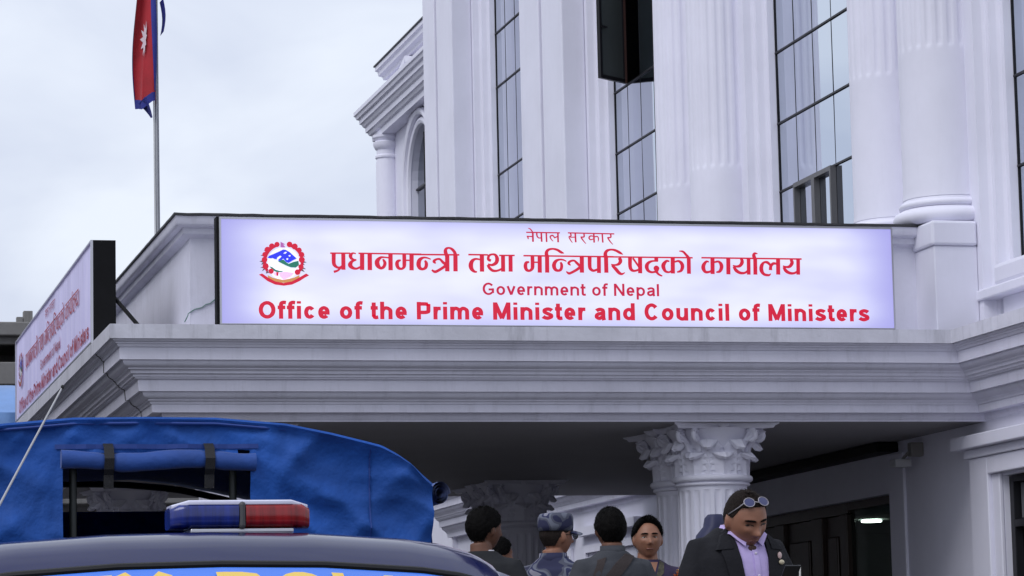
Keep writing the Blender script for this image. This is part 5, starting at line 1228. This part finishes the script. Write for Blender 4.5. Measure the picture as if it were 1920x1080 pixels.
# second face beside him
o, ch, HM, S = person('man partly hidden behind the leftmost man in the dark suit', (4.04, 16.75, ZP), 1.60, D(160), M_suitA, M_trou, M_skin, hyaw=D(-60), hair=hairA, group=GRP)
# uniformed man with cap and glasses
M_camo = bpy.data.materials.new('blue_camouflage'); M_camo.use_nodes = True
n = M_camo.node_tree.nodes; l = M_camo.node_tree.links; b = n['Principled BSDF']; b.inputs['Roughness'].default_value = .85
t = n.new('ShaderNodeTexCoord'); nz1 = n.new('ShaderNodeTexNoise'); nz1.inputs['Scale'].default_value = 10; nz1.inputs['Detail'].default_value = 1.0; nz1.inputs['Distortion'].default_value = .5
l.new(t.outputs['Object'], nz1.inputs['Vector']); cr = n.new('ShaderNodeValToRGB'); cr.color_ramp.interpolation = 'CONSTANT'
cr.color_ramp.elements[0].color = (.012, .014, .05, 1); cr.color_ramp.elements[0].position = 0
for pos, c in ((.42, (.055, .06, .09, 1)), (.49, (.11, .12, .16, 1)), (.57, (.014, .018, .065, 1)), (.66, (.19, .19, .24, 1))):
    e_ = cr.color_ramp.elements.new(pos); e_.color = c
l.new(nz1.outputs['Fac'], cr.inputs['Fac']); l.new(cr.outputs[0], b.inputs['Base Color'])
MATS['blue_camouflage'] = M_camo
o, ch, HM, S = person('officer in blue camouflage uniform and cap with glasses, seen from behind', (4.365, 16.66, ZP), 1.715, D(140), M_camo, M_camo, M_skin, hyaw=D(-28), hair=(hl_short(-.55, .75, .20), lambda a, el, s: .004, .001), hair_m=M_buzz, group=GRP, cloth_ex=.022, nm='uniform')
ch('uniform_collar', MB().loft([(0, .014, 1.445, .092, .082), (0, .012, 1.485, .084, .078), (0, .012, 1.515, .080, .074), (0, .012, 1.505, .07, .066)], 24), M_camo)
def put(mb, HM): mb.v = [(HM @ Vector(v))[:] for v in mb.v]; return mb
cp = ch('cap', put(MB().loft([(0, .004, .030, .084, .106), (0, .004, .060, .086, .108), (0, .002, .105, .086, .106), (0, 0, .128, .078, .096), (0, 0, .134, .05, .06)], 32, 2.2), HM), M_camo)
vz = [[(math.sin(a)*r*.80, -math.cos(a)*r+.004, .040-.018*k/4-.012*(math.sin(a))**2*2) for a in [-1.05+2.1*i/12 for i in range(13)]] for k, r in enumerate((.100, .118, .136, .154, .166))]
vb = [[(p[0], p[1], p[2]-.006) for p in r] for r in vz]
mbv = MB().grid(vz); mbv.grid(vb); mbv.grid([vz[-1], vb[-1]])
ch('cap_visor', put(mbv, HM), M_camo, 'all')
gl_ = MB()
for s in (-1, 1): gl_.tube([(s*.034+.024*math.cos(a), -.112-.004*math.cos(a)*0, .004+.019*math.sin(a)) for a in [k*PI/8 for k in range(17)]], .0022, 6); gl_.tube([(s*.058, -.110, .008), (s*.080, -.05, .010), (s*.082, .012, .006)], .002, 6)
gl_.tube([(-.011, -.112, .006), (.011, -.112, .006)], .002, 6)
gs = ch('glasses', put(gl_, HM), M_carblk)
for s in (-1, 1): ch('lens', put(MB().ell((s*.034, -.112, .004), (.023, .0015, .018), 16, 8), HM), mat('spectacle_lens', (.35, .40, .46), .05, trans=.6), 'all', gs)
# man seen from behind in a grey shirt with a shoulder bag
M_gsh = mat('grey_shirt', (.048, .051, .060), .9, spec=.2, bump=.4, bscale=45, var=.12, vscale=12)
hairC = (hl_short(-.72, .55, .05), lambda a, el, s: .011+.004*max(0, el), .005)
o, ch, HM, S = person('man in a grey shirt seen from behind with a strap over his back', (4.53, 16.06, ZP), 1.72, D(188), M_gsh, M_trou, M_skin3, hyaw=D(-8), hair=hairC, group=GRP, cloth_ex=.018, nm='shirt', shoulder=.004)
ch('shirt_collar', MB().loft([(0, .016, 1.455, .082, .074), (0, .016, 1.49, .072, .068), (0, .013, 1.52, .069, .066), (0, .013, 1.512, .060, .058)], 24), M_gsh)
M_strp = mat('brown_grey_strap', (.042, .034, .034), .85, spec=.2, bump=.3, bscale=90)
ch('strap', patch(interp_rows([(-.10, 1.462), (-.02, 1.38), (.06, 1.30), (.16, 1.17)], [(-.045, 1.475), (.03, 1.42), (.10, 1.345), (.185, 1.24)], 18, 5), .028, True), M_strp)
ch('strap', patch(interp_rows([(.075, 1.455), (.115, 1.36), (.135, 1.25), (.15, 1.1)], [(.12, 1.44), (.155, 1.36), (.172, 1.25), (.178, 1.1)], 14, 4), .026, True), M_strp)
bag = ch('shoulder_bag', MB().loft([(.10, .19, .95, .10, .05), (.10, .20, 1.0, .125, .07), (.10, .20, 1.12, .13, .075), (.10, .19, 1.20, .115, .06), (.10, .18, 1.225, .08, .03)], 20, 3), M_strp)
ch('bag_handle', MB().tube([(.06, .19, 1.22), (.07, .20, 1.265), (.10, .205, 1.28), (.13, .20, 1.265), (.14, .19, 1.22)], .008, 8), M_carblk, 'all', bag)
# man facing the camera in a purple shirt, flowers in his hands
M_purp = mat('deep_purple_shirt', (.020, .010, .045), .8, bump=.3, bscale=50, var=.2, vscale=10)
def th4(a, el, s): return .014+.009*max(0, el)*(1+.4*math.sin(s*2+.6))
_hd = hl_short(-.60, .96, .28)
hairD = (lambda a, sa: _hd(a, sa)+.06*noise.noise(Vector((sa*5, 2, 0)))-(.08 if sa > .25 and a < .7 else 0), th4, .005)
o, ch, HM, S = person('man in a dark purple shirt facing the camera, holding flowers', (5.02, 17.03, ZP), 1.71, D(-8), M_purp, M_trou, M_skin2, hyaw=D(0), hpitch=D(-2), hair=hairD, face='open', group=GRP, cloth_ex=.014, nm='shirt', sx=1.04,
    elbows=[(-.26, .02, 1.12), (.25, .02, 1.12)], wrists=[(-.02, -.27, 1.12), (.19, -.26, 1.12)], grip=.9)
ch('bare_neck', patch(interp_rows([(-.050, 1.475), (-.028, 1.42), (-.004, 1.365)], [(.050, 1.475), (.028, 1.42), (.004, 1.365)], 8, 5), .022), M_skin2)
M_trim = mat('floral_trim', (.06, .055, .035), .8, var=.9, vscale=45)
for s in (-1, 1): ch('collar', patch(interp_rows([(s*.062, 1.485), (s*.045, 1.43), (s*.018, 1.365)], [(s*.088, 1.468), (s*.078, 1.41), (s*.040, 1.37)], 8, 4), .026), M_purp if s < 0 else M_trim)
ch('placket', patch(interp_rows([(-.004, 1.36), (-.006, 1.25), (-.006, 1.0)], [(.020, 1.36), (.020, 1.25), (.020, 1.0)], 10, 3), .024), M_trim)
# bouquet
bq = thing('bouquet', 'small orange and cream flower bouquet in front of the purple shirt', 'flowers', (5.16, 16.70, 1.64))
bx_, by_, bz_ = 5.165, 16.70, 1.86
M_or = mat('orange_petal', (.62, .16, .05), .7, var=.3, vscale=40); M_cr = mat('cream_petal', (.50, .33, .16), .7, var=.3, vscale=40)
part('wrap', MB().lathe([(.02, 1.65), (.035, 1.73), (.07, 1.85), (.085, 1.89), (.08, 1.89), (.03, 1.75)], (bx_, by_, 0), 16), M_cr, bq, True)
rb = random.Random(5)
for k in range(34):
    a = k*2.399; r = .078*math.sqrt(k/34); cz = 1.955-.9*r*r/.08; cxx, cyy = bx_+r*math.cos(a), by_+r*math.sin(a)
    mb = MB()
    for q in range(7):
        b_ = q*2*PI/7; tl = .55+.2*rb.random(); L_ = .026
        c0 = Vector((cxx, cyy, cz)); dv = Vector((math.cos(b_)*math.cos(tl), math.sin(b_)*math.cos(tl), math.sin(tl))); sv = Vector((-math.sin(b_), math.cos(b_), 0))*.009
        mb.add([c0, c0+dv*L_*.6+sv, c0+dv*L_+Vector((0, 0, .004)), c0+dv*L_*.6-sv], [(0, 1, 2, 3)])
    mb.ell((cxx, cyy, cz+.006), (.009, .009, .008), 8, 6)
    part('flower', mb, M_or if (k < 9 or k % 5 == 0) else M_cr, bq)
# foreground man in a dark suit looking down at a phone
M_suitB = mat('black_suit', (.0135, .0135, .017), .8, bump=.25, bscale=70, spec=.15, var=.15, vscale=9)
M_lav = mat('lavender_shirt', (.46, .37, .66), .7, bump=.25, bscale=30, var=.08, vscale=14)
def th5(a, el, s): return .0035+.006*max(0, el-.6)
def hl5(a, sa):
    if a < .35: return .74
    if a < .95: return .74-.12*((a-.35)/.6)
    if a < 1.25: return .62-.45*((a-.95)/.3)
    if a < 1.8: return .17-.15*((a-1.25)/.55)
    return .02-.55*min(1, (a-1.8)/.5)
o5, ch, HM, S = person('man in a black suit and lavender shirt looking down at his phone', (3.915, 12.00, .41), 1.78, D(12), M_suitB, M_trou, M_skin, hyaw=D(2), hpitch=D(22), hroll=D(-5), nk_y=-.030, nk_z=-.095, hair=(hl5, th5, .0012), hair_m=M_buzz, face='down', sx=1.02, cloth_ex=.024,
    elbows=[(-.27, -.02, 1.12), (.27, -.02, 1.12)], wrists=[(-.10, -.28, 1.14), (.105, -.30, 1.17)], grip=1.0, shoulder=-.012, nm='suit_jacket')
ex = .036
ch('shirt_front', patch(interp_rows([(-.062, 1.475), (-.060, 1.35), (-.045, 1.2), (-.01, 1.02)], [(.062, 1.475), (.066, 1.35), (.050, 1.2), (.012, 1.02)], 20, 8), ex), M_lav)
ch('shirt_placket', patch(interp_rows([(-.006, 1.44), (-.006, 1.2), (-.004, 1.03)], [(.018, 1.44), (.018, 1.2), (.008, 1.03)], 12, 3), ex+.005), M_lav)
for k in range(4): ch('button', MB().ell((.006, tfront(.006, 1.38-.09*k, ex+.008), 1.38-.09*k), (.006, .002, .006), 10, 6), mat('pearl_button', (.6, .55, .65), .3))
ch('shirt_collar', MB().loft([(0, -.006, 1.430, .074, .074), (0, -.012, 1.465, .070, .070), (0, -.020, 1.490, .068, .066)], 24), M_lav)
for s in (-1, 1):
    mb = MB(); q0 = [(s*.004, tfront(s*.004, 1.452, ex+.012), 1.462), (s*.058, tfront(s*.058, 1.49, ex), 1.500), (s*.072, -.01, 1.500)]
    q1 = [(s*.040, tfront(s*.040, 1.405, ex+.020), 1.408), (s*.085, tfront(s*.085, 1.44, ex+.012), 1.458), (s*.090, -.01, 1.470)]
    mb.grid([q0, q1]); mb.grid([[(p[0], p[1]+.006, p[2]) for p in q0], [(p[0], p[1]+.006, p[2]) for p in q1]])
    ch('collar_flap', mb, M_lav)
    ch('lapel', patch(interp_rows([(s*.072, 1.487), (s*.064, 1.36), (s*.048, 1.2), (s*.010, 1.01)], [(s*.100, 1.47), (s*.135, 1.385), (s*.115, 1.28), (s*.016, 1.0)], 18, 6), ex+.010), M_suitB)
    ch('lapel_notch', patch(interp_rows([(s*.090, 1.47), (s*.088, 1.40)], [(s*.115, 1.452), (s*.150, 1.395)], 4, 4), ex+.014), M_suitB)
pn_ = ch('lapel_pin', MB().ell((.118, tfront(.118, 1.372, ex+.018), 1.372), (.010, .004, .014), 10, 8), mat('pin_enamel', (.55, .40, .38), .3))
ch('pin_pendant', MB().ell((.122, tfront(.122, 1.345, ex+.018), 1.345), (.013, .004, .010), 10, 8), mat('pin_gold', (.55, .48, .34), .3, metallic=.3), 'all', pn_)
# glasses pushed up on the head
gl_ = MB(); LF = []
for s in (-1, 1):
    c = head_pt(s*.50, .90, .016, 1.02); nn = Vector((s*.12, -.62, .78)).normalized(); tx_ = (Vector((1, 0, 0))-nn*nn.x).normalized(); ty_ = nn.cross(tx_)
    LF.append((c, tx_, ty_, nn))
    gl_.tube([(c+tx_*.023*math.cos(k*PI/8)+ty_*.0205*math.sin(k*PI/8))[:] for k in range(17)], .0020, 6)
    gl_.tube([(c+tx_*s*.023)[:], head_pt(s*1.05, .62, .010, 1.02)[:], head_pt(s*1.5, .25, .008, 1.02)[:]], .0022, 6)
gl_.tube([(LF[0][0]+LF[0][1]*.022)[:], head_pt(0, .88, .022, 1.02)[:], (LF[1][0]-LF[1][1]*.022)[:]], .0022, 6)
gs = ch('glasses', put(gl_, HM), mat('clear_frame', (.30, .28, .31), .25))
for c, tx_, ty_, nn in LF:
    e_ = MB().ell((0, 0, 0), (.022, .0195, .0012), 18, 8); e_.v = [(c+tx_*v[0]+ty_*v[1]+nn*v[2])[:] for v in e_.v]
    ch('lens', put(e_, HM), mat('tinted_lens', (.045, .05, .13), .08, spec=.5), 'all', gs)
ch('beard_shadow', put(MB().ell((0, -.0735, -.098), (.020, .012, .014), 14, 8), HM), mat('stubble', (.06, .03, .022), .8, bump=.5, bscale=400))
# phone and pen
def o5w(p): return tuple(Vector(o5.location)+Matrix.Rotation(o5.rotation_euler.z, 3, 'Z') @ (Vector(p)*S))
ph = thing('phone', 'black phone held by the man in the black suit', 'phone', o5w((.03, -.36, 1.16)))
pm = MB().bbox(-.036, .036, -.075, .075, -.004, .004, .003)
RM = Matrix.Rotation(o5.rotation_euler.z, 4, 'Z') @ Matrix.Rotation(D(-52), 4, 'X')
c_ = Vector(o5w((.010, -.375, 1.262)))
pm.v = [(c_+RM @ Vector(v))[:] for v in pm.v]; pb = part('phone_body', pm, mat('phone_black', (.01, .01, .012), .3), ph)
pm = MB().box(-.033, .033, -.070, .070, .0042, .0046); pm.v = [(c_+RM @ Vector(v))[:] for v in pm.v]; part('phone_screen', pm, mat('phone_screen', (.02, .02, .03), .08), ph)
pnw = o5w((.142, -.205, 1.20))
solo('pen', MB().tube([o5w((.085, -.34, 1.19)), o5w((.086, -.345, 1.315)), o5w((.086, -.345, 1.325))], [.0038, .0038, .0015], 8), mat('white_pen', (.65, .63, .60), .4), 'white pen standing beside the phone of the man in black', 'pen', pnw)
# navy backpack on his back
bk = solo('backpack', MB().loft([(-.135, .20, 1.20, .055, .05), (-.135, .20, 1.30, .075, .06), (-.125, .20, 1.44, .080, .060), (-.115, .20, 1.515, .065, .055), (-.100, .20, 1.55, .045, .045), (-.098, .20, 1.585, .040, .040), (-.095, .20, 1.60, .028, .028)], 24, 3), mat('navy_nylon', (.007, .009, .05), .6, bump=.5, bscale=12),
          'navy blue bag showing above the shoulder of the man in black', 'backpack', (0, 0, 0), True)
for v in bk.data.vertices: v.co = (Vector((v.co.x*.9+.105, v.co.y, v.co.z-.045)))*S
bk.location = o5.location; bk.rotation_euler = o5.rotation_euler
